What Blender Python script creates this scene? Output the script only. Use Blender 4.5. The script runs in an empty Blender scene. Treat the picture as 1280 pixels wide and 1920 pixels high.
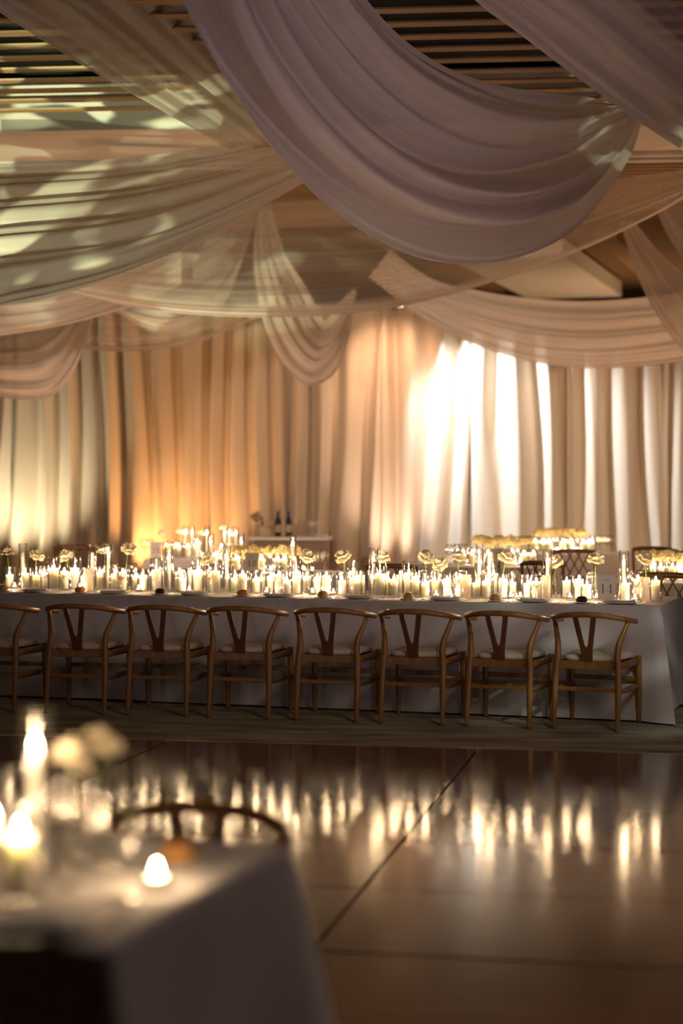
import bpy, bmesh, math, random
from mathutils import Vector, Matrix, noise

random.seed(7)
R = math.radians
S = bpy.context.scene
COL = S.collection
FPX, HC, YH = 3415.0, 1.55, 910.0            # focal length in pixels, eye height, horizon row

# ------------------------------------------------------------------ camera
cd = bpy.data.cameras.new('camera')
cam = bpy.data.objects.new('camera', cd); COL.objects.link(cam)
cam.location = (0, 0, HC); cam.rotation_euler = (R(90), 0, 0)
cd.sensor_fit = 'VERTICAL'; cd.sensor_height = 36; cd.sensor_width = 24
cd.lens = FPX * 36 / 1920
cd.shift_y = (YH - 960) / 1920
cd.clip_end = 200
cd.dof.use_dof = True; cd.dof.focus_distance = 12.5; cd.dof.aperture_fstop = 1.25
S.camera = cam

# ------------------------------------------------------------------ world, exposure
w = bpy.data.worlds.new('world'); S.world = w; w.use_nodes = True
w.node_tree.nodes['Background'].inputs[0].default_value = (0.010, 0.007, 0.005, 1)
vs = S.view_settings
vs.view_transform = 'Standard'; vs.look = 'None'; vs.gamma = 1; vs.use_curve_mapping = False
vs.exposure = 0.75
S.cycles.transparent_max_bounces = 36
S.cycles.max_bounces = 7
S.cycles.diffuse_bounces = 3
S.cycles.sample_clamp_indirect = 10.0

def P(px, py, D):
    return Vector(((px - 640) / FPX * D, D, HC + (YH - py) / FPX * D))

# ------------------------------------------------------------------ lamps of the venue, and added washes
def spot(name, loc, aim, power, color, size, blend=0.6, radius=0.08):
    l = bpy.data.lights.new(name, 'SPOT'); l.energy = power; l.color = color
    l.spot_size = R(size); l.spot_blend = blend; l.shadow_soft_size = radius
    o = bpy.data.objects.new(name, l); COL.objects.link(o); o.location = loc
    o.rotation_euler = (Vector(aim) - Vector(loc)).to_track_quat('-Z', 'Y').to_euler()
    return o

def gobo(o, scale, lo, hi, seed, floor_=0.0):
    """a projector wheel: the beam is cut by a rippled glass pattern, colours slightly split"""
    l = o.data; l.use_nodes = True; nt = l.node_tree; N = nt.nodes; L = nt.links
    em = [n for n in N if n.type == 'EMISSION'][0]
    g = N.new('ShaderNodeNewGeometry')
    m = o.rotation_euler.to_matrix()
    def dot(v):
        d = N.new('ShaderNodeVectorMath'); d.operation = 'DOT_PRODUCT'
        L.new(g.outputs['Incoming'], d.inputs[0]); d.inputs[1].default_value = v; return d.outputs['Value']
    c = N.new('ShaderNodeCombineXYZ'); L.new(dot(m.col[0]), c.inputs[0]); L.new(dot(m.col[1]), c.inputs[1])
    c.inputs[2].default_value = seed
    rgb = N.new('ShaderNodeCombineColor')
    for i, k in enumerate((0.994, 1.0, 1.006)):
        mp = N.new('ShaderNodeMapping'); mp.inputs['Scale'].default_value = (scale * .7 * k, scale * 1.5 * k, 1)
        L.new(c.outputs[0], mp.inputs[0])
        n = N.new('ShaderNodeTexNoise'); n.inputs['Scale'].default_value = 1; n.inputs['Detail'].default_value = 0.6
        n.inputs['Distortion'].default_value = 1.2
        L.new(mp.outputs[0], n.inputs['Vector'])
        r = N.new('ShaderNodeMapRange'); r.interpolation_type = 'SMOOTHSTEP'
        r.inputs['From Min'].default_value = lo; r.inputs['From Max'].default_value = hi
        r.inputs['To Min'].default_value = floor_
        L.new(n.outputs['Fac'], r.inputs['Value']); L.new(r.outputs[0], rgb.inputs[i])
    L.new(rgb.outputs[0], em.inputs['Color'])

# uplights at the foot of the drapery wall
TH = R(5.5)                                   # the room is turned a little against the lens
def room(a, b, z):                            # room frame -> world
    return Vector((a * math.cos(TH) + b * math.sin(TH), -a * math.sin(TH) + b * math.cos(TH), z))
BCUR = 24.2
def on_curtain(px, z, off=0.0):               # point on the drapery wall under an image column
    k = (px - 640) / FPX
    b = BCUR - off
    a = (k * b * math.cos(TH) - b * math.sin(TH)) / (math.cos(TH) + k * math.sin(TH))
    return room(a, b, z)
AMB = (1.0, 0.46, 0.15); PINK = (1.0, 0.70, 0.54); WARM = (1.0, 0.62, 0.36); COOL = (0.93, 0.96, 1.0)
spot('uplight_amber', on_curtain(285, .15, .45), on_curtain(292, 2.6), 135, AMB, 86, 1.0, .05)
spot('uplight_amber', on_curtain(405, .15, .6), on_curtain(395, 2.8), 100, AMB, 84, 1.0, .05)
spot('uplight_green', on_curtain(30, .15, .9), on_curtain(60, 2.2), 150, (1.0, .88, .60), 80, .9, .05)
spot('uplight_pink', on_curtain(742, .15, .6), on_curtain(745, 2.4), 110, PINK, 76, 1.0, .05)
# unseen washes added to brighten the drapery wall, from either side of the hall
spot('wall_wash', (-6.6, 22.6, 2.4), on_curtain(520, 1.9), 2300, (1.0, .80, .56), 70, 1.0, .10)
spot('wall_wash', (7.2, 16.5, 3.2), on_curtain(900, 2.0), 480, (1.0, .62, .36), 60, 1.0, .15)
spot('wall_wash', (-4.2, 14.0, 3.4), on_curtain(700, 1.6), 400, (1.0, .76, .58), 50, 1.0, .15)
# added fill with no known source, lighting the pale coffer past the curtains
spot('coffer_fill', (6.2, 28.5, .6), (4.0, 28.5, 4.8), 330, (1.0, .62, .34), 90, 1.0, .1)
# added washes without known fixtures: long table front, near cloth, fabric overhead
spot('added_wash_table', (2.5, 4.6, 4.7), (0.6, 12, .9), 205, (1.0, .78, .62), 46, 1.0, .9)
spot('added_wash_table', (3.2, 6.2, 4.7), (-.2, 3.6, .5), 80, (1.0, .74, .62), 60, 1.0, .5)
spot('added_wash_mauve', (4.6, 8.0, .5), (-.3, 12.4, 3.8), 175, (1.0, .72, .78), 70, 1.0, .3)
spot('added_wash_mauve', (-3.8, 6.0, .5), (-1.2, 12.0, 4.6), 75, (1.0, .70, .80), 80, 1.0, .3)
spot('added_wash_amber', (-4.8, 17.5, .5), (0, 20, 4.6), 250, (1.0, .54, .29), 100, 1.0, .3)
spot('added_wash_amber', (5.4, 17.0, .5), (1.0, 20, 4.6), 250, (1.0, .56, .31), 100, 1.0, .3)
g1 = spot('gobo_projector', (-3.6, 6.6, 1.1), P(60, 410, 14.4), 5000, (.88, 1.0, .60), 23, .6, .01)
gobo(g1, 17, .53, .61, 3.3, .12)
g2 = spot('gobo_projector', (3.9, 4.5, 4.4), P(1120, 1250, 11.9), 400, (.86, 1.0, .84), 14, .8, .06)
gobo(g2, 13, .40, .72, 8.1, .02)
g3 = spot('gobo_projector', (4.2, 7.5, 1.0), P(1150, 225, 15.9), 900, (.88, 1.0, .70), 7, .8, .01)
gobo(g3, 26, .50, .60, 1.7, .05)

# ------------------------------------------------------------------ materials
MAT = {}
def mat(name, color=(.8, .8, .8), rough=.6, spec=.4, sheen=0.0, metal=0.0, noise_=None, bump=None, sss=0.0, trans=0.0):
    m = bpy.data.materials.new(name); m.use_nodes = True; MAT[name] = m
    nt = m.node_tree; N = nt.nodes; L = nt.links; b = N['Principled BSDF']
    b.inputs['Base Color'].default_value = (*color, 1); b.inputs['Roughness'].default_value = rough
    b.inputs['Specular IOR Level'].default_value = spec; b.inputs['Metallic'].default_value = metal
    if sheen: b.inputs['Sheen Weight'].default_value = sheen; b.inputs['Sheen Roughness'].default_value = .5
    if sss:
        b.inputs['Subsurface Weight'].default_value = sss
        b.inputs['Subsurface Radius'].default_value = (1, .85, .65); b.inputs['Subsurface Scale'].default_value = .035
    if noise_ or bump:
        tc = N.new('ShaderNodeTexCoord')
    if noise_:
        sc, c2, amt = noise_
        mp = N.new('ShaderNodeMapping'); mp.inputs['Scale'].default_value = sc; L.new(tc.outputs['Object'], mp.inputs[0])
        n = N.new('ShaderNodeTexNoise'); n.inputs['Scale'].default_value = 1; n.inputs['Detail'].default_value = 5
        L.new(mp.outputs[0], n.inputs['Vector'])
        mx = N.new('ShaderNodeMix'); mx.data_type = 'RGBA'
        mx.inputs[6].default_value = (*color, 1); mx.inputs[7].default_value = (*c2, 1)
        mr = N.new('ShaderNodeMapRange'); mr.inputs['From Min'].default_value = .35; mr.inputs['From Max'].default_value = .68
        mr.inputs['To Max'].default_value = amt
        L.new(n.outputs['Fac'], mr.inputs['Value']); L.new(mr.outputs[0], mx.inputs[0]); L.new(mx.outputs[2], b.inputs['Base Color'])
    if bump:
        sc, st = bump
        mp = N.new('ShaderNodeMapping'); mp.inputs['Scale'].default_value = sc; L.new(tc.outputs['Object'], mp.inputs[0])
        n = N.new('ShaderNodeTexNoise'); n.inputs['Scale'].default_value = 1; n.inputs['Detail'].default_value = 4
        L.new(mp.outputs[0], n.inputs['Vector'])
        bp = N.new('ShaderNodeBump'); bp.inputs['Strength'].default_value = st; bp.inputs['Distance'].default_value = .01
        L.new(n.outputs['Fac'], bp.inputs['Height']); L.new(bp.outputs[0], b.inputs['Normal'])
    if trans:
        t = N.new('ShaderNodeBsdfTranslucent'); t.inputs[0].default_value = (*color, 1)
        mx = N.new('ShaderNodeMixShader'); mx.inputs[0].default_value = trans
        o = N['Material Output']
        L.new(b.outputs[0], mx.inputs[1]); L.new(t.outputs[0], mx.inputs[2]); L.new(mx.outputs[0], o.inputs[0])
    return m

mat('carpet', (.26, .215, .15), .95, .1, noise_=((1.6, 7, 1), (.55, .48, .35), .8), bump=((40, 40, 40), .5))
mat('parquet', (.20, .088, .034), .125, .5, noise_=((1.2, 26, 1), (.12, .050, .019), .75), bump=((3, 60, 1), .008))
mat('underlay', (.02, .014, .01), .8)
mat('wallpaint', (.34, .27, .21), .9)
mat('ceiling_dark', (.012, .009, .007), .9)
mat('slat_wood', (.40, .25, .125), .6, .2, noise_=((1.5, 20, 20), (.28, .16, .07), .6))
mat('plaster', (.62, .55, .47), .85)
mat('panel_white', (.80, .72, .62), .7)
mat('curtain', (.80, .68, .54), .78, .25, sheen=.25, bump=((60, 60, 60), .15), trans=.12)
mat('table_linen', (.70, .67, .66), .9, .1, sheen=.2, noise_=((3, 3, 3), (.62, .59, .58), .6), bump=((120, 120, 120), .2))
mat('napkin', (.60, .60, .64), .9, .1, bump=((60, 60, 60), .3))
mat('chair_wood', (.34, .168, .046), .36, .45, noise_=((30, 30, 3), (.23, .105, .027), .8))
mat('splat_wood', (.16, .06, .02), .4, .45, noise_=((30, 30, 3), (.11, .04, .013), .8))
mat('dark_wood', (.16, .075, .032), .4, .45, noise_=((20, 20, 3), (.10, .045, .018), .8))
mat('cushion', (.72, .64, .53), .9, .1, bump=((90, 90, 90), .25))
mat('wax', (.96, .90, .80), .45, .35, sss=.9)
mat('wick', (.03, .02, .015), .9)
mat('rose', (.95, .88, .70), .7, .15, trans=.35)
mat('hydrangea', (.95, .83, .52), .7, .15, trans=.35)
mat('stem', (.16, .26, .06), .6, .3)
mat('crust', (.42, .19, .06), .55, .3, noise_=((30, 30, 30), (.62, .36, .14), .7), bump=((60, 60, 60), .2))
mat('crust_dark', (.035, .018, .010), .6, .3, bump=((60, 60, 60), .3))
mat('china', (.80, .77, .73), .18, .5)
mat('silver', (.8, .78, .74), .18, .5, metal=1.0)
mat('card', (.80, .77, .70), .7, .2)
mat('ink', (.28, .20, .14), .7, .2)
mat('knob_wood', (.36, .16, .05), .45, .4)
mat('bottle_glass', (.015, .022, .012), .12, .5)
mat('foil_blue', (.03, .045, .16), .35, .5, metal=.6)
mat('bottle_label', (.50, .42, .27), .7)
mat('dried_flower', (.72, .60, .46), .9, trans=.2)
mat('shaded_skirt_cloth', (.34, .25, .19), .9, .1)  # brown darkened to carry the shade below the bar top
mat('lamp_black', (.02, .02, .02), .5)
mat('tin', (.7, .68, .64), .3, .5, metal=1.0)

def glass(name, tint, k, lo):
    m = bpy.data.materials.new(name); m.use_nodes = True; MAT[name] = m
    nt = m.node_tree; N = nt.nodes; L = nt.links; N.remove(N['Principled BSDF'])
    t = N.new('ShaderNodeBsdfTransparent'); t.inputs[0].default_value = (*tint, 1)
    g = N.new('ShaderNodeBsdfGlossy'); g.inputs['Roughness'].default_value = .07
    f = N.new('ShaderNodeLayerWeight'); f.inputs['Blend'].default_value = .5
    pw = N.new('ShaderNodeMath'); pw.operation = 'POWER'; pw.inputs[1].default_value = 1.7; L.new(f.outputs['Facing'], pw.inputs[0])
    r = N.new('ShaderNodeMapRange'); r.inputs['To Min'].default_value = lo; r.inputs['To Max'].default_value = k
    mx = N.new('ShaderNodeMixShader'); L.new(pw.outputs[0], r.inputs['Value']); L.new(r.outputs[0], mx.inputs[0])
    L.new(t.outputs[0], mx.inputs[1]); L.new(g.outputs[0], mx.inputs[2]); L.new(mx.outputs[0], N['Material Output'].inputs[0])
glass('clear_glass', (.99, .985, .98), .9, .05)
glass('frosted_glass', (.95, .93, .90), .75, .06)
# etched votive: a faint milky film over the clear wall
def milk():
    m = MAT['frosted_glass']; nt = m.node_tree; N = nt.nodes; L = nt.links
    mx = [n for n in N if n.type == 'MIX_SHADER'][0]
    d = N.new('ShaderNodeBsdfTranslucent'); d.inputs[0].default_value = (.95, .9, .8, 1)
    m2 = N.new('ShaderNodeMixShader'); m2.inputs[0].default_value = .38
    L.new(mx.outputs[0], m2.inputs[1]); L.new(d.outputs[0], m2.inputs[2]); L.new(m2.outputs[0], N['Material Output'].inputs[0])
milk()

def flame_mat():
    m = bpy.data.materials.new('flame'); m.use_nodes = True; MAT['flame'] = m
    nt = m.node_tree; N = nt.nodes; L = nt.links; N.remove(N['Principled BSDF'])
    e = N.new('ShaderNodeEmission'); e.inputs[0].default_value = (1.0, .68, .38, 1); e.inputs[1].default_value = 330
    L.new(e.outputs[0], N['Material Output'].inputs[0])
flame_mat()
def lens_mat():
    m = bpy.data.materials.new('lens'); m.use_nodes = True; MAT['lens'] = m
    nt = m.node_tree; N = nt.nodes; N.remove(N['Principled BSDF'])
    e = N.new('ShaderNodeEmission'); e.inputs[0].default_value = (1.0, .82, .6, 1); e.inputs[1].default_value = 12
    nt.links.new(e.outputs[0], N['Material Output'].inputs[0])
lens_mat()

def sheer(name, color, refl=.6):
    """woven voile: how much of it is thread is read from the cloth's own 'dens' attribute"""
    m = bpy.data.materials.new(name); m.use_nodes = True; MAT[name] = m
    nt = m.node_tree; N = nt.nodes; L = nt.links; N.remove(N['Principled BSDF'])
    a = N.new('ShaderNodeAttribute'); a.attribute_name = 'dens'
    d = N.new('ShaderNodeBsdfDiffuse'); d.inputs[0].default_value = (*color, 1)
    t = N.new('ShaderNodeBsdfTranslucent'); t.inputs[0].default_value = (*color, 1)
    mx = N.new('ShaderNodeMixShader'); mx.inputs[0].default_value = 1 - refl
    L.new(d.outputs[0], mx.inputs[1]); L.new(t.outputs[0], mx.inputs[2])
    tr = N.new('ShaderNodeBsdfTransparent')
    uv = N.new('ShaderNodeUVMap'); mp = N.new('ShaderNodeMapping'); mp.inputs['Scale'].default_value = (1.5, 70, 1)
    n = N.new('ShaderNodeTexNoise'); n.inputs['Scale'].default_value = 1; n.inputs['Detail'].default_value = 3
    L.new(uv.outputs[0], mp.inputs[0]); L.new(mp.outputs[0], n.inputs['Vector'])
    mr = N.new('ShaderNodeMapRange'); mr.inputs['From Min'].default_value = .3; mr.inputs['From Max'].default_value = .7
    mr.inputs['To Min'].default_value = -.09; mr.inputs['To Max'].default_value = .09
    L.new(n.outputs['Fac'], mr.inputs['Value'])
    ad = N.new('ShaderNodeMath'); ad.operation = 'ADD'; ad.use_clamp = True
    L.new(a.outputs['Fac'], ad.inputs[0]); L.new(mr.outputs[0], ad.inputs[1])
    m2 = N.new('ShaderNodeMixShader'); L.new(ad.outputs[0], m2.inputs[0])
    L.new(tr.outputs[0], m2.inputs[1]); L.new(mx.outputs[0], m2.inputs[2]); L.new(m2.outputs[0], N['Material Output'].inputs[0])
sheer('voile', (.80, .70, .61))
sheer('voile_thick', (.80, .73, .71), .7)

# ------------------------------------------------------------------ object helpers
def link(name, me, m=None, parent=None):
    o = bpy.data.objects.new(name, me); COL.objects.link(o)
    if me is not None and m and not me.materials: me.materials.append(MAT[m])
    if parent: o.parent = parent
    return o
def tag(o, label, cat, group=None):
    o['label'] = label; o['category'] = cat
    if group: o['group'] = group
    return o
def struct(o, label=None):
    o['kind'] = 'structure'
    if label: o['label'] = label
    return o
def empty(name, loc, rz=0):
    o = link(name, None); o.location = loc; o.rotation_euler.z = rz; o.empty_display_size = .05; return o

def mesh(name, verts, faces, m, smooth=True):
    me = bpy.data.meshes.new(name); me.from_pydata([tuple(v) for v in verts], [], faces)
    if smooth: me.polygons.foreach_set('use_smooth', [True] * len(me.polygons))
    me.update(); me.materials.append(MAT[m]); return me
def bm_mesh(name, bm, m, smooth=False):
    bmesh.ops.recalc_face_normals(bm, faces=bm.faces[:])
    me = bpy.data.meshes.new(name); bm.to_mesh(me); bm.free()
    if smooth: me.polygons.foreach_set('use_smooth', [True] * len(me.polygons))
    me.materials.append(MAT[m]); return me
def lathe(name, prof, n, m, sharp=None):
    vs_, fs = [], []
    for r, z in prof:
        for i in range(n):
            a = 2 * math.pi * i / n; vs_.append((max(r, 1e-5) * math.cos(a), max(r, 1e-5) * math.sin(a), z))
    for k in range(len(prof) - 1):
        for i in range(n):
            j = (i + 1) % n; fs.append((k * n + i, k * n + j, (k + 1) * n + j, (k + 1) * n + i))
    return mesh(name, vs_, fs, m)
def box(name, x, y, z, m, bev=0.0, at=(0, 0, 0)):
    bm = bmesh.new(); bmesh.ops.create_cube(bm, size=1)
    for v in bm.verts: v.co = Vector((v.co.x * x + at[0], v.co.y * y + at[1], v.co.z * z + at[2]))
    if bev: bmesh.ops.bevel(bm, geom=bm.edges[:], offset=bev, segments=2, affect='EDGES', profile=.5)
    return bm_mesh(name, bm, m)
def crom(pts, t):
    n = len(pts) - 1; f = min(max(t, 0), 1) * n; i = min(int(f), n - 1); u = f - i
    p = lambda k: pts[max(0, min(n, k))]
    a, b, c, d = p(i - 1), p(i), p(i + 1), p(i + 2)
    return tuple(.5 * (2 * b[k] + (c[k] - a[k]) * u + (2 * a[k] - 5 * b[k] + 4 * c[k] - d[k]) * u * u + (3 * b[k] - a[k] - 3 * c[k] + d[k]) * u ** 3) for k in range(len(b)))
def tube(name, pts, rad, m, n=10, seg=24, flat=1.0, up=(0, 0, 1)):
    """pts: (x,y,z[,r]); flat squeezes the section along 'up'"""
    vs_, fs = [], []; has = len(pts[0]) == 4
    if seg: sm = [crom(pts, i / seg) for i in range(seg + 1)]
    else: sm = pts
    k = len(sm)
    for i, q in enumerate(sm):
        a = Vector(sm[max(0, i - 1)][:3]); b = Vector(sm[min(k - 1, i + 1)][:3]); t = (b - a).normalized()
        u = Vector(up); s = t.cross(u)
        if s.length < .05: s = t.cross(Vector((1, 0, 0)))
        s.normalize(); u = s.cross(t).normalized(); r = q[3] if has else rad
        for j in range(n):
            an = 2 * math.pi * j / n
            vs_.append(Vector(q[:3]) + s * (r * math.cos(an)) + u * (r * flat * math.sin(an)))
    for i in range(k - 1):
        for j in range(n):
            j2 = (j + 1) % n; fs.append((i * n + j, i * n + j2, (i + 1) * n + j2, (i + 1) * n + j))
    fs.append(tuple(range(n - 1, -1, -1))); fs.append(tuple((k - 1) * n + j for j in range(n)))
    return mesh(name, vs_, fs, m)
def clone(root, loc, rz=0.0, label=None, scale=None):
    r = root.copy(); COL.objects.link(r); r.location = loc; r.rotation_euler.z = rz
    if scale: r.scale = (scale,) * 3
    if label: r['label'] = label
    for c in root.children:
        d = c.copy(); COL.objects.link(d); d.parent = r
        for g in c.children:
            e = g.copy(); COL.objects.link(e); e.parent = d
    return r
def drop(root):                               # remove a prototype and its parts
    for c in list(root.children):
        for g in list(c.children): bpy.data.objects.remove(g)
        bpy.data.objects.remove(c)
    bpy.data.objects.remove(root)

# ------------------------------------------------------------------ room shell
def plane(name, a0, a1, b0, b1, z0, thick, m):
    me = box(name, a1 - a0, b1 - b0, thick, m, 0, ((a0 + a1) / 2, (b0 + b1) / 2, z0))
    o = link(name, me); o.rotation_euler.z = -TH; return o
floor = struct(plane('floor', -8, 8, -3, 33, -.05, .10, 'carpet'), 'dark patterned carpet under the tables')
ceil = struct(plane('ceiling', -8, 8, -3, 33, 5.55, .10, 'ceiling_dark'), 'black void above the timber slat ceiling')
struct(plane('wall_back', -8, 8, 32.9, 33.1, 2.75, 5.6, 'wallpaint'))
struct(plane('wall_front', -8, 8, -3.1, -2.9, 2.75, 5.6, 'wallpaint'))
struct(plane('wall_left', -8.1, -7.9, -3, 33, 2.75, 5.6, 'wallpaint'))
struct(plane('wall_right', 7.9, 8.1, -3, 33, 2.75, 5.6, 'wallpaint'))

# timber slats overhead: wide ones near, a plaster bulkhead, then narrow ones
wide = box('slat', 15.8, .135, .018, 'slat_wood', .004)
narrow = box('slat', 15.8, .095, .012, 'slat_wood', .003)
b = 6.0
while b < 16.75:
    o = link('slat', wide, parent=ceil); o.location = (0, b, 5.0); b += .40
o = link('bulkhead', box('bulkhead', 15.8, 1.55, .5, 'plaster', .01), parent=ceil); o.location = (0, 17.78, 5.17); o['label'] = 'plain plaster bulkhead band across the slat ceiling'
for z_, b_, h_ in ((4.90, 18.62, .06), (4.86, 18.74, .04), (4.92, 18.86, .05)):
    o = link('moulding', box('moulding', 15.8, .08, h_, 'plaster', .008), parent=ceil); o.location = (0, b_, z_)
b = 19.2
while b < 32.6:
    o = link('slat', narrow, parent=ceil); o.location = (0, b, 5.02); b += .20
# lit coffer beyond the drapery wall
def ceil_part(name, cx, cy, cz, x, y, z, m, lab=None):
    o = link(name, box(name, x, y, z, m, .008), parent=ceil); o.location = (cx, cy, cz)
    if lab: o['label'] = lab
    return o
CQ = R(17); cg = Vector((math.sin(CQ), math.cos(CQ), 0)); cr = Vector((math.cos(CQ), -math.sin(CQ), 0))
RT = Matrix.Rotation(TH, 3, 'Z')
for k, (off, dz, wx, hz, ly, m_, nm) in enumerate(((-.40, 4.83, .78, .26, 5.6, 'panel_white', 'coffer_panel'), (-1.20, 4.83, .78, .26, 5.6, 'panel_white', 'coffer_panel'), (.62, 4.95, .30, .16, 6.2, 'slat_wood', 'coffer_beam'), (-2.2, 4.95, .30, .16, 6.2, 'slat_wood', 'coffer_beam'))):
    q = Vector((3.22, 25.6, 0)) + cg * 2.2 + cr * off
    o = ceil_part(nm, 0, 0, 0, wx, ly, hz, m_, 'dropped pale ceiling panel' if k < 2 else 'timber beam beside the pale panels')
    o.location = RT @ Vector((q.x, q.y, dz)); o.rotation_euler.z = TH - CQ

# dance floor laid on the carpet, panel by panel
TF = R(11)
panel_me = box('floor_panel', 1.850, .920, .022, 'parquet', .003)
bpy_floor = link('floor_base', box('floor_base', 13.2, 11.3, .010, 'underlay'), parent=floor)
def fl(a, b_):
    return Vector((a * math.cos(TF) + b_ * math.sin(TF), -a * math.sin(TF) + b_ * math.cos(TF), 0))
def put_floor(o, a, b_, z):
    p = fl(a, b_); o.location = (Matrix.Rotation(TH, 3, 'Z') @ Vector((p.x, p.y, z))); o.rotation_euler.z = TH - TF
put_floor(bpy_floor, -.3, 4.9, .004)
rr = random.Random(3)
for j in range(12):
    for i in range(-3, 4):
        a = -1.23 + .93 + i * 1.86; b_ = 10.47 - .465 - j * .93
        if abs(a) > 7 or b_ < -.6: continue
        o = link('floor_panel', panel_me, parent=floor)
        put_floor(o, a, b_, .019 + rr.uniform(-.0008, .0008)); 
        o.rotation_euler.x = rr.uniform(-.0012, .0012); o.rotation_euler.y = rr.uniform(-.0008, .0008)
o = link('edge_ramp', box('edge_ramp', 13.1, .07, .02, 'tin', .004), parent=floor); put_floor(o, -.3, 10.51, .012)

# ------------------------------------------------------------------ drapery wall
def curtain_mesh(i, wd, h, seed):
    nx, nz = 96, 36; vs_, fs = [], []
    rr = random.Random(seed); k = rr.uniform(3.0, 4.3); ph0 = rr.uniform(0, 6.28); lean = rr.uniform(-.10, .10)
    for z in range(nz + 1):
        v = z / nz; zz = .015 + v * (h - .015)
        for x in range(nx + 1):
            u = x / nx; X = (u - .5) * wd
            wob = noise.noise(Vector((u * 2.2 + seed * 3.1, v * .9, seed))) * 2.4 + noise.noise(Vector((u * 5 + seed, v * 1.8, seed + 5))) * .7 * (1 - v * .4)
            ph = 2 * math.pi * k * u * (1 + .06 * math.sin(seed + 3 * v)) + ph0 + wob + lean * 14 * (1 - v) ** 2
            amp = .105 + .07 * noise.noise(Vector((u * 3 + 9 * seed, v * .7, 2.2)))
            edge = min(1, min(u, 1 - u) / .05)
            Y = -(amp * math.sin(ph) + .22 * amp * math.sin(2 * ph + .8 + wob)) * (.35 + .65 * edge)
            # hand-hung cloth: broad soft sweeps towards the hem
            sweep = (1 - v) ** 1.5 * .05 * math.sin(2 * math.pi * (u * 1.3 + seed * .37))
            vs_.append((X + lean * .5 * math.sin(math.pi * v) * math.sin(math.pi * u), Y - sweep, zz))
    for z in range(nz):
        for x in range(nx):
            q = z * (nx + 1) + x; fs.append((q, q + 1, q + nx + 2, q + nx + 1))
    return mesh('curtain', vs_, fs, 'curtain')
wd = 1.32
for i in range(10):
    a = -7.9 + i * 1.26 + .4
    o = link('curtain', curtain_mesh(i, wd, 3.92, 1.7 + i * 1.37))
    o.location = room(a, BCUR + (.05 if i % 2 else -.05), 0); o.rotation_euler.z = -TH
    px_ = 640 + FPX * o.location.x / o.location.y
    lab = [q for lim, q in ((30, 'cream curtain panel with pale greenish ridges'), (180, 'cream curtain panel behind the dark chairs'), (370, 'cream curtain panel lit amber from below'), (480, 'cream curtain panel behind the taper cluster of sign 21'),
           (640, 'plain cream curtain panel behind the serving table'), (790, 'cream curtain panel lit pink from below'), (960, 'cream curtain panel under the white spotlight'), (1150, 'cream curtain panel beside the white-lit one, brown in its folds'), (1400, 'brown-shaded cream curtain panel behind the flower row beyond the long table'), (9999, 'brown-shaded cream curtain panel at the end of the curtain wall')) if px_ < lim][0]
    tag(o, lab, 'curtain', 'curtain panels: ' + lab)
rod = tag(link('curtain_rail', tube('curtain_rail', [(-7.7, 0, 0), (7.0, 0, 0)], .025, 'tin', 10, 4)), 'long metal pipe carrying the cream curtain wall', 'curtain rail')
rod.location = room(0, BCUR, 3.94); rod.rotation_euler.z = -TH

# spotlight hung from the pipe, raking the curtains beside it
SP = on_curtain(742, 3.82, 1.15)
aim = on_curtain(985, 1.9, .1)
sl = empty('spotlight', SP); tag(sl, 'small black spotlight clamped high before the curtains, raking the pale folds', 'spotlight')
sl.rotation_euler = (aim - SP).to_track_quat('-Z', 'Y').to_euler()
link('housing', lathe('housing', [(.0005, .16), (.045, .15), (.06, .10), (.062, .0), (.058, .0), (.056, .03), (.0005, .03)], 20, 'lamp_black'), parent=sl)
link('lens', lathe('lens', [(.0005, .026), (.055, .026)], 20, 'lens'), parent=sl)
yk = link('yoke', tube('yoke', [(-.07, 0, .08), (-.07, .05, .16), (0, .09, .20), (.07, .05, .16), (.07, 0, .08)], .006, 'lamp_black', 6, 14), parent=sl)
bpy.context.view_layer.update()
inv = sl.matrix_world.inverted(); RP = on_curtain(742, 3.94, 0); b4 = sl.matrix_world @ Vector((0, .09, .20))
link('arm', tube('arm', [tuple(inv @ b4), tuple(inv @ Vector((b4.x, b4.y, 3.955))), tuple(inv @ Vector((RP.x, RP.y, 3.965)))], .011, 'lamp_black', 8, 0), parent=sl)
lp = spot('profile_spot_white', SP + (aim - SP).normalized() * .02, aim, 540, (.88, .94, 1.0), 80, .8, .04)
ws = spot('profile_spot_warm', SP + Vector((-.05, .05, -.12)), on_curtain(735, 3.0), 60, (1.0, .58, .34), 80, .9, .03)

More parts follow.
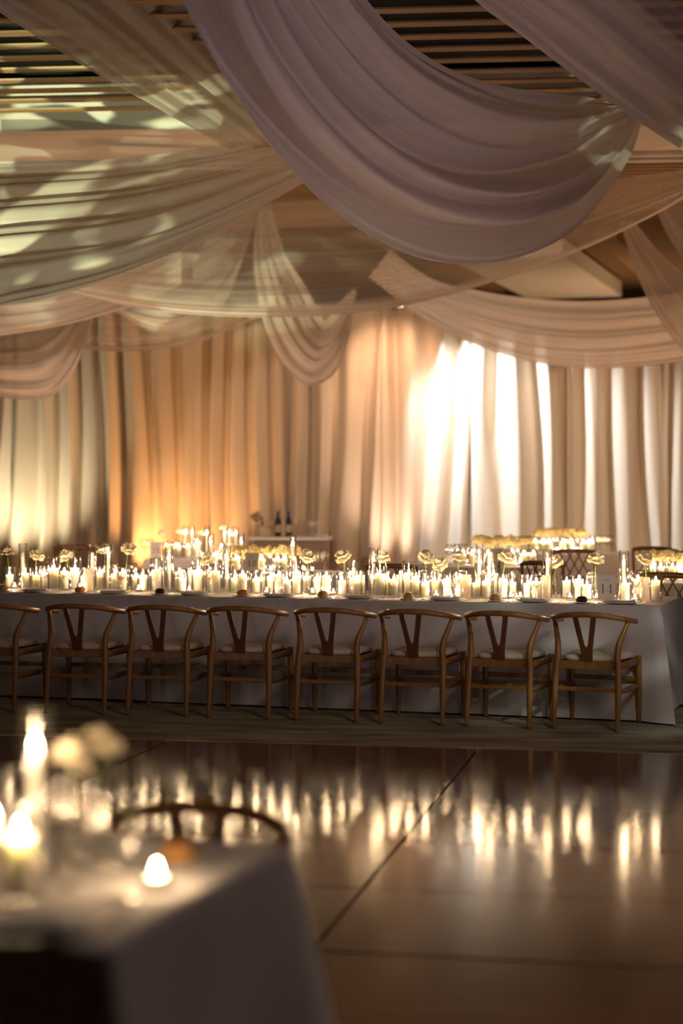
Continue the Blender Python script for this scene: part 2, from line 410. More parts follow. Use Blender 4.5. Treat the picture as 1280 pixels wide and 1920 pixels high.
# ------------------------------------------------------------------ fabric swags overhead
def drape(guides, m, dens, label, folds=(), nu=90, nv=70, gather=(0, 0), seed=0, name='ceiling_drape'):
    """guides: edge curves from lower hem (v=0) to upper hem (v=1), each [(px, py, D), ...] of the swag's own 3-D run"""
    G = [[P(*q) for q in g] for g in guides]
    grid = []
    for iu in range(nu + 1):
        u = iu / nu; cols = [crom(g, u) for g in G]; grid.append([Vector(crom(cols, iv / nv)) for iv in range(nv + 1)])
    vs_, uvs, ds = [], [], []
    for iu in range(nu + 1):
        u = iu / nu
        env = 1.0
        if gather[0]: env *= min(1, .12 + u / gather[0])
        if gather[1]: env *= min(1, .12 + (1 - u) / gather[1])
        for iv in range(nv + 1):
            v = iv / nv
            du = grid[min(nu, iu + 1)][iv] - grid[max(0, iu - 1)][iv]; dv = grid[iu][min(nv, iv + 1)] - grid[iu][max(0, iv - 1)]
            nn = du.cross(dv)
            if nn.length > 1e-9: nn.normalize()
            d = 0
            for k, amp, ph, wb in folds:
                s = 2 * math.pi * (k * v + ph + wb * noise.noise(Vector((u * 2.2, v * 2.0, seed + k))))
                s1 = math.sin(s); d += amp * (s1 + .35 * math.sin(2 * s + 1))
            vs_.append(grid[iu][iv] + nn * d * env); uvs.append((u, v)); ds.append(dens(u, v))
    fs = []
    for iu in range(nu):
        for iv in range(nv):
            q = iu * (nv + 1) + iv; fs.append((q, q + nv + 1, q + nv + 2, q + 1))
    c = sum(vs_, Vector()) / len(vs_)
    me = mesh(name, [v - c for v in vs_], fs, m)
    ul = me.uv_layers.new(name='UVMap')
    for lp in me.loops: ul.data[lp.index].uv = uvs[lp.vertex_index]
    at = me.attributes.new('dens', 'FLOAT', 'POINT'); at.data.foreach_set('value', ds)
    o = link(name, me); o.location = c
    return tag(o, label, 'fabric drape')
def with_d(pts, ds):                           # spread depths along a 2-D run
    n = len(pts) - 1; return [(x, y, crom([(q,) for q in ds], i / n)[0]) for i, (x, y) in enumerate(pts)]
def ss(a, b_, x):
    t = min(1, max(0, (x - a) / (b_ - a))); return t * t * (3 - 2 * t)
def mid(g0, g1, t, dd=0.0, sag=0.0):
    n = min(len(g0), len(g1)); out = []
    for i in range(n):
        a, b_ = g0[i], g1[i]; k = math.sin(math.pi * i / (n - 1))
        out.append((a[0] + (b_[0] - a[0]) * t, a[1] + (b_[1] - a[1]) * t + sag * k, a[2] + (b_[2] - a[2]) * t + dd * k))
    return out

# A: the heavy swag across the top
Al = with_d([(285, -120), (338, 10), (405, 140), (490, 262), (590, 368), (690, 437), (790, 477), (890, 487), (985, 467), (1065, 422), (1130, 350), (1178, 282), (1200, 222)], (9.0, 10.2, 12, 13.6, 15, 15.8, 16.3))
Au = with_d([(600, -120), (655, -60), (705, 5), (765, 68), (830, 115), (895, 147), (955, 165), (1010, 173), (1055, 178), (1095, 182), (1130, 187), (1160, 194), (1188, 203)], (10.6, 11.8, 13.2, 14.4, 15.2, 15.9, 16.3))
drape([Al, mid(Al, Au, .34, -.35, 12), mid(Al, Au, .68, -.3, 6), Au], 'voile_thick', lambda u, v: .93, 'wide heavy mauve-white fabric swag gathered to a knot below the slat ceiling',
      folds=((5.0, .055, .1, .35), (2.3, .09, .4, .3), (11, .009, .2, .5)), nu=120, nv=130, gather=(0, .30), seed=1)
# B: straight run to the upper right
Bl = with_d([(820, -75), (890, 0), (965, 56), (1055, 124), (1135, 182), (1210, 236), (1290, 290), (1370, 345)], (11.0, 13.0, 14.5))
Bu = with_d([(1190, -190), (1250, -140), (1310, -90), (1370, -40), (1430, 10), (1490, 60), (1550, 115), (1610, 170)], (12.0, 13.6, 15.0))
drape([Bl, mid(Bl, Bu, .5, -.15, 10), Bu], 'voile', lambda u, v: .93 - .42 * ss(.42, .60, v) + .1 * ss(.9, .98, v), 'taut sheer fabric run crossing the slats past the gathered knot',
      folds=((3.5, .03, .3, .3), (9, .010, .1, .4)), seed=2)
# C: straight run on the upper left
Cl = with_d([(-90, -34), (10, 28), (90, 78), (175, 131), (260, 182), (350, 233), (440, 282), (530, 332)], (11.5, 14, 17.2))
Cu = with_d([(180, -150), (260, -90), (330, -30), (400, 40), (460, 110), (510, 180), (550, 240), (590, 300)], (12.0, 14.6, 17.3))
drape([Cl, mid(Cl, Cu, .5, -.1, 8), Cu], 'voile', lambda u, v: .80 - .06 * math.sin(v * 20), 'straight dim mauve fabric run under the wide slats',
      folds=((3.2, .03, .1, .3), (8, .008, .5, .4)), seed=3)
# D: swag catching the projected ripples
Dl = with_d([(-120, 606), (0, 580), (100, 558), (200, 527), (300, 486), (400, 436), (490, 387), (570, 342), (650, 296)], (13.2, 14.2, 15.6, 17.2))
Du = with_d([(-120, 322), (0, 313), (100, 308), (200, 303), (300, 293), (400, 279), (490, 265), (570, 262), (650, 258)], (15.0, 15.6, 16.4, 17.4))
drape([Dl, mid(Dl, Du, .4, -.25, 14), mid(Dl, Du, .75, -.1, 8), Du], 'voile', lambda u, v: .90 - .30 * ss(.12, .9, v) + .12 * math.sin(26 * v) ** 8, 'sheer fabric swag lit by greenish projected ripples',
      folds=((5.2, .035, .1, .25), (12, .012, .3, .3)), gather=(0, .5), seed=4)
# E: wide transparent swag across the middle
El = with_d([(20, 512), (110, 545), (200, 568), (310, 587), (430, 596), (560, 597), (660, 590), (750, 578), (830, 560), (910, 537), (1000, 507), (1100, 468), (1200, 419), (1290, 366), (1390, 300)], (17.6, 18.4, 18.6, 18.0, 16.6))
Eu = with_d([(20, 425), (110, 412), (200, 402), (310, 393), (430, 386), (560, 381), (660, 379), (750, 376), (830, 373), (910, 368), (1000, 360), (1100, 348), (1200, 333), (1290, 318), (1390, 270)], (19.2, 20, 20.2, 19.4, 17.5))
def densE(u, v):
    q = .33 + .55 * (1 - ss(.17, .27, v)) + .22 * math.exp(-((v - .24) / .012) ** 2) + .16 * math.exp(-((v - .58) / .012) ** 2) + .14 * math.exp(-((v - .66) / .01) ** 2) + .10 * ss(.955, .97, v)
    return q
drape([El, mid(El, Eu, .22, -.12, 4), mid(El, Eu, .6, 0, 10), Eu], 'voile', densE, 'very wide transparent fabric swag with a dense hem band across the middle of the hall',
      folds=((3.0, .02, .2, .2), (11, .006, .1, .3)), nu=110, seed=5)
# F: small centre swag hanging in U folds
Fl = with_d([(485, 386), (474, 470), (480, 545), (494, 615), (528, 682), (575, 722), (618, 708), (643, 662), (658, 605), (668, 545)], (21.5, 21, 20.8, 21, 21.5))
Fu = with_d([(508, 388), (532, 470), (560, 520), (584, 560), (600, 588), (612, 600), (624, 590), (634, 572), (648, 556), (664, 542)], (21.6, 21.5, 21.5, 21.5, 21.6))
drape([Fl, mid(Fl, Fu, .3, -.2), mid(Fl, Fu, .65, -.12), Fu], 'voile', lambda u, v: .84, 'small fabric swag falling in deep U folds before the plain middle curtains',
      folds=((5.0, .03, .55, .12), (2.2, .03, .2, .1)), nv=110, gather=(.3, .3), seed=6)
# I: companion swag on the other side of the same hook
Il = with_d([(90, 545), (160, 570), (225, 592), (265, 616), (312, 628), (360, 617), (400, 588), (432, 545), (464, 458), (482, 392)], (20.5, 20.2, 20.4, 21.6))
Iu = with_d([(90, 505), (150, 500), (210, 490), (265, 476), (315, 460), (360, 444), (400, 428), (435, 412), (462, 400), (484, 388)], (20.8, 20.8, 21.2, 21.7))
drape([Il, mid(Il, Iu, .4, -.15, 8), Iu], 'voile', lambda u, v: .66, 'shallow sheer swag looped beside the small U-fold swag',
      folds=((4.0, .03, .3, .15),), gather=(.2, .3), seed=7)
# H, G, J on the left
Hl = with_d([(-110, 642), (0, 631), (65, 622), (130, 609), (190, 593), (255, 573), (340, 535)], (18.4, 19, 20))
Hu = with_d([(-110, 555), (0, 548), (65, 540), (130, 528), (190, 513), (255, 495), (340, 468)], (18.8, 19.4, 20.3))
drape([Hl, mid(Hl, Hu, .5, -.1, 8), Hu], 'voile', lambda u, v: .86, 'narrow folded fabric band above the loose left-hand loop'.replace('left-hand ', ''),
      folds=((4.5, .03, .1, .2),), seed=8)
Gl = with_d([(-190, 560), (-150, 650), (-80, 715), (-10, 742), (50, 750), (100, 742), (133, 705), (153, 660), (168, 615), (180, 565)], (20.2, 20, 20, 20.2, 20.8))
Gu = with_d([(-160, 548), (-125, 580), (-75, 602), (-30, 612), (10, 612), (50, 606), (85, 594), (115, 580), (140, 566), (165, 550)], (20.6, 20.6, 20.7, 20.8, 20.9))
drape([Gl, mid(Gl, Gu, .3, -.2), mid(Gl, Gu, .65, -.15), Gu], 'voile', lambda u, v: .84, 'large fabric loop with deep U folds before the pale ridged curtains',
      folds=((4.4, .035, .4, .12), (2, .03, .2, .1)), nv=110, gather=(.25, .35), seed=9)
Jl = with_d([(30, 590), (100, 635), (160, 655), (235, 660), (300, 656), (360, 645), (410, 628), (460, 607), (530, 570)], (22.4, 22, 22.4))
Ju = with_d([(40, 520), (100, 548), (160, 560), (235, 566), (300, 562), (360, 552), (410, 540), (460, 525), (530, 500)], (22.6, 22.3, 22.6))
drape([Jl, mid(Jl, Ju, .5, -.05, 4), Ju], 'voile', lambda u, v: .26 + .50 * (1 - ss(.12, .2, v)) + .2 * math.exp(-((v - .3) / .05) ** 2), 'thin see-through swag with a solid hem over the amber-lit curtains',
      folds=((3.0, .015, .1, .2),), seed=10)
# K over the bright curtains, L and M at the side
Kl = with_d([(690, 520), (765, 578), (820, 615), (870, 640), (940, 665), (1010, 682), (1100, 691), (1190, 689), (1300, 675), (1410, 640)], (22.6, 22, 21.6, 21.2))
Ku = with_d([(730, 470), (790, 515), (835, 535), (885, 545), (940, 555), (1005, 563), (1085, 567), (1175, 563), (1290, 549), (1410, 520)], (22.7, 22.4, 22, 21.6))
drape([Kl, mid(Kl, Ku, .5, -.15, 6), Ku], 'voile', lambda u, v: .90 - .05 * math.sin(v * 30), 'broad fabric swag hanging over the white-lit curtains',
      folds=((4.0, .025, .2, .2), (10, .006, .3, .3)), seed=11)
Ll = with_d([(1160, 415), (1178, 470), (1200, 530), (1230, 590), (1270, 650), (1330, 720)], (19.5, 18.6, 18.4))
Lu = with_d([(1190, 415), (1218, 452), (1250, 484), (1290, 518), (1345, 560), (1410, 600)], (19.6, 18.9, 18.6))
drape([Ll, mid(Ll, Lu, .5, -.15), Lu], 'voile', lambda u, v: .82, 'hanging fabric strip widening downwards beside the pale coffer panels',
      folds=((3.5, .025, .2, .2),), gather=(.4, 0), seed=12)
Ml = with_d([(1225, 385), (1245, 430), (1275, 480), (1320, 540)], (19, 18.5)); Mu = with_d([(1280, 360), (1310, 400), (1345, 450), (1390, 510)], (19.1, 18.7))
drape([Ml, mid(Ml, Mu, .5, -.1), Mu], 'voile', lambda u, v: .80, 'short fabric strip hanging by the narrow slats', folds=((3, .02, .2, .2),), nu=40, nv=40, seed=13)

# ------------------------------------------------------------------ tables and their cloths
TT = R(18); ZT = .76
E_ = Vector((math.cos(TT), -math.sin(TT), 0)); N_ = Vector((math.sin(TT), math.cos(TT), 0))
class Tab:
    """corner = near right corner of the top; x runs left along the table, d runs away from the lens"""
    def __init__(s, corner, length, width, rot=TT, z=ZT):
        s.c = Vector((corner[0], corner[1], 0)); s.L = length; s.W = width; s.z = z; s.rot = rot
        s.e = Vector((math.cos(rot), -math.sin(rot), 0)); s.n = Vector((math.sin(rot), math.cos(rot), 0)); s.used = []
    def pt(s, t, d, z=None): return s.c - s.e * t + s.n * d + Vector((0, 0, s.z + .004 if z is None else z))
    def t_of(s, px, d):
        k = (px - 640) / FPX; q = s.c + s.n * d
        return (q.x - k * q.y) / (s.e.x - k * s.e.y)
    def free(s, px, d, r, gap=.004):
        """nearest open spot on the cloth to the wanted one"""
        t0 = s.t_of(px, d)
        for dd in (0, .02, -.02, .04, -.04, .07, -.07, .1, -.1, .14, -.14, .18, .22, .26, .3):
            for dt in (0, .012, -.012, .025, -.025):
                t, d2 = t0 + dt, d + dd
                if d2 - r < .03 or d2 + r > s.W - .02 or t - r < .02: continue
                if all((t - a) ** 2 + (d2 - b_) ** 2 > (r + q + gap) ** 2 for a, b_, q in s.used):
                    s.used.append((t, d2, r)); return s.pt(t, d2)
        return None
    def center(s): return s.c - s.e * (s.L / 2) + s.n * (s.W / 2)

def table(T, label, legs=True):
    t = empty('banquet_table', T.center(), -T.rot); tag(t, label, 'table')
    link('tabletop', box('tabletop', T.L - .03, T.W - .03, .028, 'knob_wood', .004, (0, 0, T.z - .020)), parent=t)
    lg = box('leg', .05, .05, T.z - .034, 'knob_wood', .004, (0, 0, (T.z - .034) / 2))
    for sx in (-1, 1):
        for sy in (-1, 1):
            o = link('leg', lg, parent=t); o.location = (sx * (T.L / 2 - .12), sy * (T.W / 2 - .10), 0)
    return t

def cloth(T, label, seed=0, flare=.05, corner_drop=.10, hem=.012, group=None, amp=.018, freq=2.2, cw_=.34):
    """top with a soft edge and four hanging sides with folds, corners spilling out"""
    L2, W2 = T.L / 2, T.W / 2; per = []
    step = .055
    def side(p0, p1):
        n = max(4, int((Vector(p1) - Vector(p0)).length / step))
        for i in range(n): per.append(((p0[0] + (p1[0] - p0[0]) * i / n, p0[1] + (p1[1] - p0[1]) * i / n)))
    cs = [(-L2, -W2), (L2, -W2), (L2, W2), (-L2, W2)]
    for i in range(4): side(cs[i], cs[(i + 1) % 4])
    n = len(per); vs_, fs = [], []
    vs_.append((0, 0, T.z + .002))
    rows = [(.5, 0, 0), (.93, 0, 0), (.997, 0, 0)] + [(1.0, .002, .006), (1.0, .004, .02)] + [(1.0, None, k / 14) for k in range(1, 15)]
    for ri, (sc, out, f) in enumerate(rows):
        for i, (x, y) in enumerate(per):
            if out is not None:
                ox = 1 if x > L2 - 1e-4 else (-1 if x < -L2 + 1e-4 else 0); oy = 1 if y > W2 - 1e-4 else (-1 if y < -W2 + 1e-4 else 0)
                sx = sc if abs(x) < L2 - .5 or sc < .9 else 1 - (1 - sc) * 1.0
                vs_.append((x * sc + ox * out, y * sc + oy * out, T.z + .002 - f)); continue
            dx, dy = max(0, abs(x) - (L2 - cw_)), max(0, abs(y) - (W2 - cw_))
            c = min(1, dx / cw_) * min(1, dy / cw_)                      # corner weight
            onx = abs(abs(x) - L2) < 1e-4; ony = abs(abs(y) - W2) < 1e-4
            ox = math.copysign(1, x) * (1 if onx else 0) ; oy = math.copysign(1, y) * (1 if ony else 0)
            ox += math.copysign(1, x) * c * .6 * (0 if onx else 1) ; oy += math.copysign(1, y) * c * .6 * (0 if ony else 1)
            l = math.hypot(ox, oy) or 1; ox /= l; oy /= l
            s = (x if ony else y) + (3 if onx else 0)
            wav = noise.noise(Vector((s * freq, f * .5, seed + (7 if onx else 0)))) + .5 * noise.noise(Vector((s * freq * 2.7, f * .8, seed + 3)))
            cw = c ** 2
            push = .006 + f ** 1.2 * (flare + amp * 2.0 * wav) + cw * corner_drop * f ** .8
            z = T.z - .02 - f * (T.z - .02 - hem) 
            vs_.append((x + ox * push, y + oy * push, max(.008, z + (.010 * wav * f if f < 1 else .004 * wav))))
    for i in range(n): fs.append((0, 1 + i, 1 + (i + 1) % n))
    for r_ in range(len(rows) - 1):
        for i in range(n):
            j = (i + 1) % n; a = 1 + r_ * n; b_ = a + n; fs.append((a + i, b_ + i, b_ + j, a + j))
    o = link('tablecloth', mesh('tablecloth', vs_, fs, 'table_linen')); o.location = T.center(); o.rotation_euler.z = -T.rot
    return tag(o, label, 'tablecloth', group)

Tm = Tab((2.07, 11.88), 5.75, 1.10)
Tf = Tab((-.40, 3.07), 1.35, .94)
def corner_at(px, py):                      # a table corner from its image column and row
    D = FPX * (HC - ZT) / (py - YH); return ((px - 640) / FPX * D, D)
T18 = Tab(corner_at(668, 1080), 2.3, .95)
T21 = Tab(corner_at(470, 1051), 1.22, .95)
TR1 = Tab(corner_at(1010, 1066), 1.35, .95)
TR2 = Tab(corner_at(1165, 1040), 1.3, .95)
TR3 = Tab(corner_at(1420, 1098), 1.25, .95)
for T, n_, s_ in ((Tm, 'long banquet table under the white cloth with sign 14', 1.0), (Tf, 'banquet table under the cloth by the dance floor', 4.0), (T18, 'banquet table of the low flower row, bearing sign 18', 7.0),
             (T21, 'banquet table of the clustered tapers, bearing sign 21', 9.0), (TR1, 'banquet table with the blank card and flower row', 11.0), (TR2, 'banquet table behind the green-railed chair', 13.0), (TR3, 'banquet table with a flower row beyond the end of the long table', 15.0)):
    table(T, n_)
cloth(Tm, 'long pale linen tablecloth falling to the carpet behind the wishbone chairs', 1.0, flare=.004, corner_drop=.17, amp=.005, cw_=.22)
cloth(Tf, 'blurred pale tablecloth beside the polished dance floor', 4.0, flare=.05, corner_drop=.12, amp=.02)
cloth(T18, 'pale tablecloth on the table with sign 18', 7.0)
cloth(T21, 'grey-shaded tablecloth on the table with sign 21', 9.0)
cloth(TR1, 'pale tablecloth under the blank card', 11.0)
cloth(TR2, 'pale tablecloth on the table nearest the white-lit curtains', 13.0)
cloth(TR3, 'pale tablecloth under the flower row past the end of the long table', 15.0)

# ------------------------------------------------------------------ wishbone chairs
def wishbone(label, group=None, loc=(0, 0, 0), rz=0):
    c = empty('wishbone_chair', loc, rz); tag(c, label, 'chair', group)
    half = [(-.246, .045, .676), (-.254, -.03, .684), (-.250, -.12, .696), (-.214, -.212, .712), (-.125, -.276, .728)]
    rail = half + [(0, -.297, .735)] + [(-x, y, z) for x, y, z in half[::-1]]
    link('back_rail', tube('back_rail', [(x, y, z, .0185) for x, y, z in rail], 0, 'chair_wood', 12, 44), parent=c)
    for s in (-1, 1):
        link('rear_leg', tube('rear_leg', [(s * .207, -.266, 0, .0145), (s * .206, -.254, .12, .0175), (s * .204, -.240, .27, .0205), (s * .202, -.226, .40, .0220), (s * .194, -.218, .47, .0220), (s * .199, -.196, .545, .0200), (s * .220, -.158, .62, .0170), (s * .236, -.135, .675, .0150), (s * .238, -.128, .694, .013)], 0, 'chair_wood', 10, 36), parent=c)
        link('front_leg', tube('front_leg', [(s * .226, .225, 0, .014), (s * .226, .222, .2, .019), (s * .224, .218, .36, .021), (s * .223, .215, .44, .0195)], 0, 'chair_wood', 10, 16), parent=c)
        link('side_stretcher', tube('side_stretcher', [(s * .208, -.239, .245, .009), (s * .217, 0, .245, .014), (s * .225, .22, .245, .009)], 0, 'chair_wood', 8, 8, 1.5), parent=c)
        link('side_rail', tube('side_rail', [(s * .200, -.21, .405), (s * .223, .215, .405)], .014, 'chair_wood', 8, 0, 1.7), parent=c)
    link('rear_stretcher', box('rear_stretcher', .415, .016, .026, 'chair_wood', .004, (0, -.238, .258)), parent=c)
    link('front_stretcher', box('front_stretcher', .445, .016, .030, 'chair_wood', .004, (0, .219, .288)), parent=c)
    link('rear_rail', box('rear_rail', .40, .020, .052, 'chair_wood', .004, (0, -.215, .408)), parent=c)
    link('front_rail', box('front_rail', .44, .020, .045, 'chair_wood', .004, (0, .212, .408)), parent=c)
    # Y splat: stem and two arms, one flat board
    th = .007
    def yb(z): return -.216 - .080 * ((z - .42) / .31)
    outer = [(-.034, .425), (-.036, .47), (-.040, .515), (-.051, .58), (-.066, .66), (-.077, .728)]
    inner = [(-.043, .728), (-.033, .66), (-.019, .58), (-.010, .535), (0, .522)]
    loop = outer + inner + [(-x, z) for x, z in inner[-2::-1]] + [(-x, z) for x, z in outer[::-1]]
    bm = bmesh.new(); f = bm.faces.new([bm.verts.new((x, yb(z) - th, z)) for x, z in loop])
    r_ = bmesh.ops.extrude_face_region(bm, geom=[f])
    for v in r_['geom']:
        if isinstance(v, bmesh.types.BMVert): v.co.y += 2 * th
    bmesh.ops.triangulate(bm, faces=[q for q in bm.faces if len(q.verts) > 4])
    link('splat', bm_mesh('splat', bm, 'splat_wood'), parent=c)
    # loose cushion
    bm = bmesh.new(); rings = ((.90, .431), (1.0, .437), (1.0, .456), (.93, .468), (.6, .471))
    base = []
    for i in range(40):
        a = 2 * math.pi * i / 40; ca, sa = math.cos(a), math.sin(a)
        y = math.copysign(abs(sa) ** .35, sa) * .205; hw = .172 + .042 * (y + .205) / .41
        base.append((math.copysign(abs(ca) ** .35, ca) * hw, y + .005))
    prev = None
    for s, z in rings:
        cur = [bm.verts.new((x * s, y * s, z)) for x, y in base]
        if prev:
            for i in range(40): bm.faces.new((prev[i], prev[(i + 1) % 40], cur[(i + 1) % 40], cur[i]))
        else: bm.faces.new(cur[::-1])
        prev = cur
    bm.faces.new(prev)
    link('seat_cushion', bm_mesh('seat_cushion', bm, 'cushion', True), parent=c)
    return c
chair0 = wishbone('light wood wishbone chair with cream cushion backing onto the dance floor', 'wishbone chairs along the long table')
for i, (px, py) in enumerate([(-30, 1334), (134, 1338), (288, 1342), (442, 1346), (609, 1352), (771, 1358), (937, 1364), (1104, 1369)]):
    D = FPX * HC / (py + 1 - YH); p = Vector(((px - 640) / FPX * D, D, 0)) + N_ * .262
    a = -TT + R([4, 6, 5, 4, 2, 0, -3, -5][i])
    if i == 0: chair0.location = p; chair0.rotation_euler.z = a; c = chair0
    else: c = clone(chair0, p, a)
    c['label'] = 'wooden wishbone chair with cream cushion, %s chair from the draped corner of the long table' % ['first', 'second', 'third', 'fourth', 'fifth', 'sixth', 'seventh', 'eighth'][7 - i]
p = P(322, 1500, 4.32)
fc = clone(chair0, (p.x, 4.32, 0), math.pi - TT + R(10), 'blurred wooden wishbone chair facing the foreground cloth across from the dance floor'.replace('foreground ', 'blurred '))
fc['group'] = ''; del fc['group']

# ------------------------------------------------------------------ cross-back chairs at the far tables
def crossback(label, group, loc, rz):
    c = empty('cross_back_chair', loc, rz); tag(c, label, 'chair', group)
    link('top_rail', tube('top_rail', [(-.215, -.20, .865), (-.14, -.235, .875), (0, -.25, .88), (.14, -.235, .875), (.215, -.20, .865)], .016, 'dark_wood', 8, 20, 1.4), parent=c)
    link('lower_rail', tube('lower_rail', [(-.20, -.195, .60), (0, -.225, .60), (.20, -.195, .60)], .010, 'dark_wood', 8, 10, 1.4), parent=c)
    for s in (-1, 1):
        link('rear_leg', tube('rear_leg', [(s * .19, -.24, 0, .014), (s * .192, -.20, .45, .018), (s * .205, -.19, .65, .016), (s * .215, -.20, .875, .014)], 0, 'dark_wood', 8, 16), parent=c)
        link('front_leg', tube('front_leg', [(s * .20, .22, 0, .013), (s * .20, .20, .44, .018)], 0, 'dark_wood', 8, 4), parent=c)
        link('stretcher', tube('stretcher', [(s * .19, -.22, .22), (s * .20, .21, .22)], .010, 'dark_wood', 6, 2), parent=c)
    for x0, x1 in ((-.16, -.02), (-.02, -.16), (-.07, .07), (.07, -.07), (.02, .16), (.16, .02)):
        q = lambda x: -.198 - .045 * (1 - (x / .2) ** 2)
        link('back_slat', tube('back_slat', [(x0, q(x0) + .02, .605), ((x0 + x1) / 2, q((x0 + x1) / 2) + .01, .74), (x1, q(x1), .87)], .008, 'dark_wood', 6, 8), parent=c)
    bm = bmesh.new(); bmesh.ops.create_circle(bm, cap_ends=True, radius=.215, segments=28)
    r_ = bmesh.ops.extrude_face_region(bm, geom=bm.faces[:])
    for v in bm.verts: v.co.z = .44
    for v in r_['geom']:
        if isinstance(v, bmesh.types.BMVert): v.co.z = .468
    link('seat', bm_mesh('seat', bm, 'dark_wood'), parent=c)
    return c
def chair_spot(px, py_rail, z=.87):
    D = FPX * (HC - z) / (py_rail - YH); return Vector(((px - 640) / FPX * D, D, 0))
GX = 'cross-back chairs at the far tables'
x0 = crossback('dark cross-back chair between sign 18 and the pink-lit curtain', GX, chair_spot(726, 1066), R(170))
for px, py, rz, lab in ((1082, 1033, -15, 'dark cross-back chair before the table by the white-lit curtains'),
                        (1040, 1056, -40, 'brown cross-back chair pulled up behind sign 14'),
                        (1265, 1078, -25, 'dark spindle-backed chair past the end of the long table'),
                        (1210, 1031, 150, 'dark chair against the brown curtains, partly behind a tall candle glass'),
                        (122, 1029, 165, 'dark chair behind the pointed cream rose, standing before pale curtain ridges'),
                        (212, 1028, -75, 'dark chair at the end of the table with sign 21')):
    clone(x0, chair_spot(px, py), R(rz), lab)

# ------------------------------------------------------------------ prototypes for the table top
def wall_glass(name, r, h, t=.0022, base=.010, m='clear_glass', n=28):
    return lathe(name, [(0.0005, .0005), (r - .002, .0005), (r, .003), (r, h - .001), (r - t * .5, h), (r - t, h - .001), (r - t, base), (0.0005, base)], n, m)
GL = {'small': (wall_glass('hurricane_glass', .044, .165), .044, .165), 'big': (wall_glass('hurricane_glass', .048, .245), .048, .245),
      'slim': (wall_glass('hurricane_glass', .033, .34, m='clear_glass'), .033, .34), 'tall': (wall_glass('hurricane_glass', .040, .235), .040, .235),
      'frost': (wall_glass('frosted_glass_tumbler', .032, .165, m='frosted_glass'), .032, .165), 'votive': (wall_glass('votive_glass', .027, .050, .003, .008), .027, .050)}
flame_me = lathe('flame', [(0.0003, 0), (.0040, .003), (.0060, .008), (.0056, .014), (.0032, .021), (.0003, .028)], 8, 'flame')
wick_me = lathe('wick', [(.0011, 0), (.0011, .010), (.0004, .011)], 6, 'wick')
def wax_me(r, h):
    return lathe('wax', [(0.0005, 0), (r - .001, 0), (r, .0015), (r, h - .003), (r - .0015, h), (r - .004, h - .001), (r - .008 if r > .015 else r * .6, h - .004), (0.0005, h - .005)], 20, 'wax')
def candle(name, r, h, label, cat, group, lit=True, cup=False):
    c = empty(name, (0, 0, 0)); tag(c, label, cat, group)
    link('wax', wax_me(r, h), parent=c)
    if cup: link('cup', lathe('cup', [(0.0005, -.0005), (r + .0008, -.0005), (r + .0008, h * .9), (r + .0002, h * .9)], 16, 'tin'), parent=c)
    k = link('wick', wick_me, parent=c); k.location = (0, 0, h - .006)
    if lit: f = link('flame', flame_me, parent=c); f.location = (0, 0, h + .0005)
    return c
PR = {}
for key, nm, r, h in (('p1', 'pillar_candle', .028, .095), ('p2', 'pillar_candle', .028, .112), ('p3', 'pillar_candle', .030, .130), ('p4', 'pillar_candle', .034, .150)):
    PR[key] = candle(nm, r, h, 'x', 'candle', 'x')
PR['tap'] = candle('taper_candle', .0115, .245, 'x', 'candle', 'x')
PR['tapu'] = candle('taper_candle', .0115, .27, 'x', 'candle', 'x', lit=False)
PR['tea'] = candle('tealight', .019, .014, 'x', 'candle', 'x', cup=True)
PR['float'] = candle('tealight', .021, .018, 'x', 'candle', 'x', cup=True)

def wine_proto(k=1.0):
    c = empty('wine_glass', (0, 0, 0)); tag(c, 'x', 'wine glass', 'x')
    b0 = .085 * k
    link('bowl', lathe('bowl', [(.003, b0), (.018 * k, b0 + .006), (.034 * k, b0 + .028), (.039 * k, b0 + .055), (.036 * k, b0 + .085), (.030 * k, b0 + .115 * k), (.0288 * k, b0 + .115 * k), (.0348 * k, b0 + .084), (.0375 * k, b0 + .055), (.032 * k, b0 + .029), (.0005, b0 + .007)], 24, 'clear_glass'), parent=c)
    link('stem', lathe('stem', [(.0045, .006), (.0032, .02), (.0030, .06), (.0036, b0 + .001)], 10, 'clear_glass'), parent=c)
    link('foot', lathe('foot', [(.0005, .0005), (.034 * k, .0005), (.034 * k, .002), (.012, .005), (.0045, .007)], 24, 'clear_glass'), parent=c)
    return c
PR['wine'] = wine_proto()
def tumbler(): return wall_glass('water_glass', .034, .115, .002, .012)
TUMB = tumbler()

# roses: reflexed pointed petals on a slim stem
def petal_mesh(w, l, curl, cup):
    nx, ny = 6, 7; vs_, fs = [], []
    for j in range(ny + 1):
        v = j / ny; prof = math.sin(math.pi * min(1, v * .62 + .13)) ** .8 * (1 - ss(.58, 1.03, v) * .96)
        for i in range(nx + 1):
            u = i / nx * 2 - 1
            x = u * w * prof; ang = curl * v ** 1.6; y = l * (v - .25 * v * v * abs(curl) * .5); z = l * (.55 * v - math.sin(ang) * v * .55) + cup * u * u * w
            vs_.append((x, y * math.cos(ang * .3), z))
    for j in range(ny):
        for i in range(nx):
            q = j * (nx + 1) + i; fs.append((q, q + 1, q + nx + 2, q + nx + 1))
    return mesh('petal', vs_, fs, 'rose')
PET = [petal_mesh(.030, .064, 1.5, .12), petal_mesh(.028, .052, .9, .5), petal_mesh(.022, .036, .2, .9), petal_mesh(.017, .028, -.3, 1.2)]
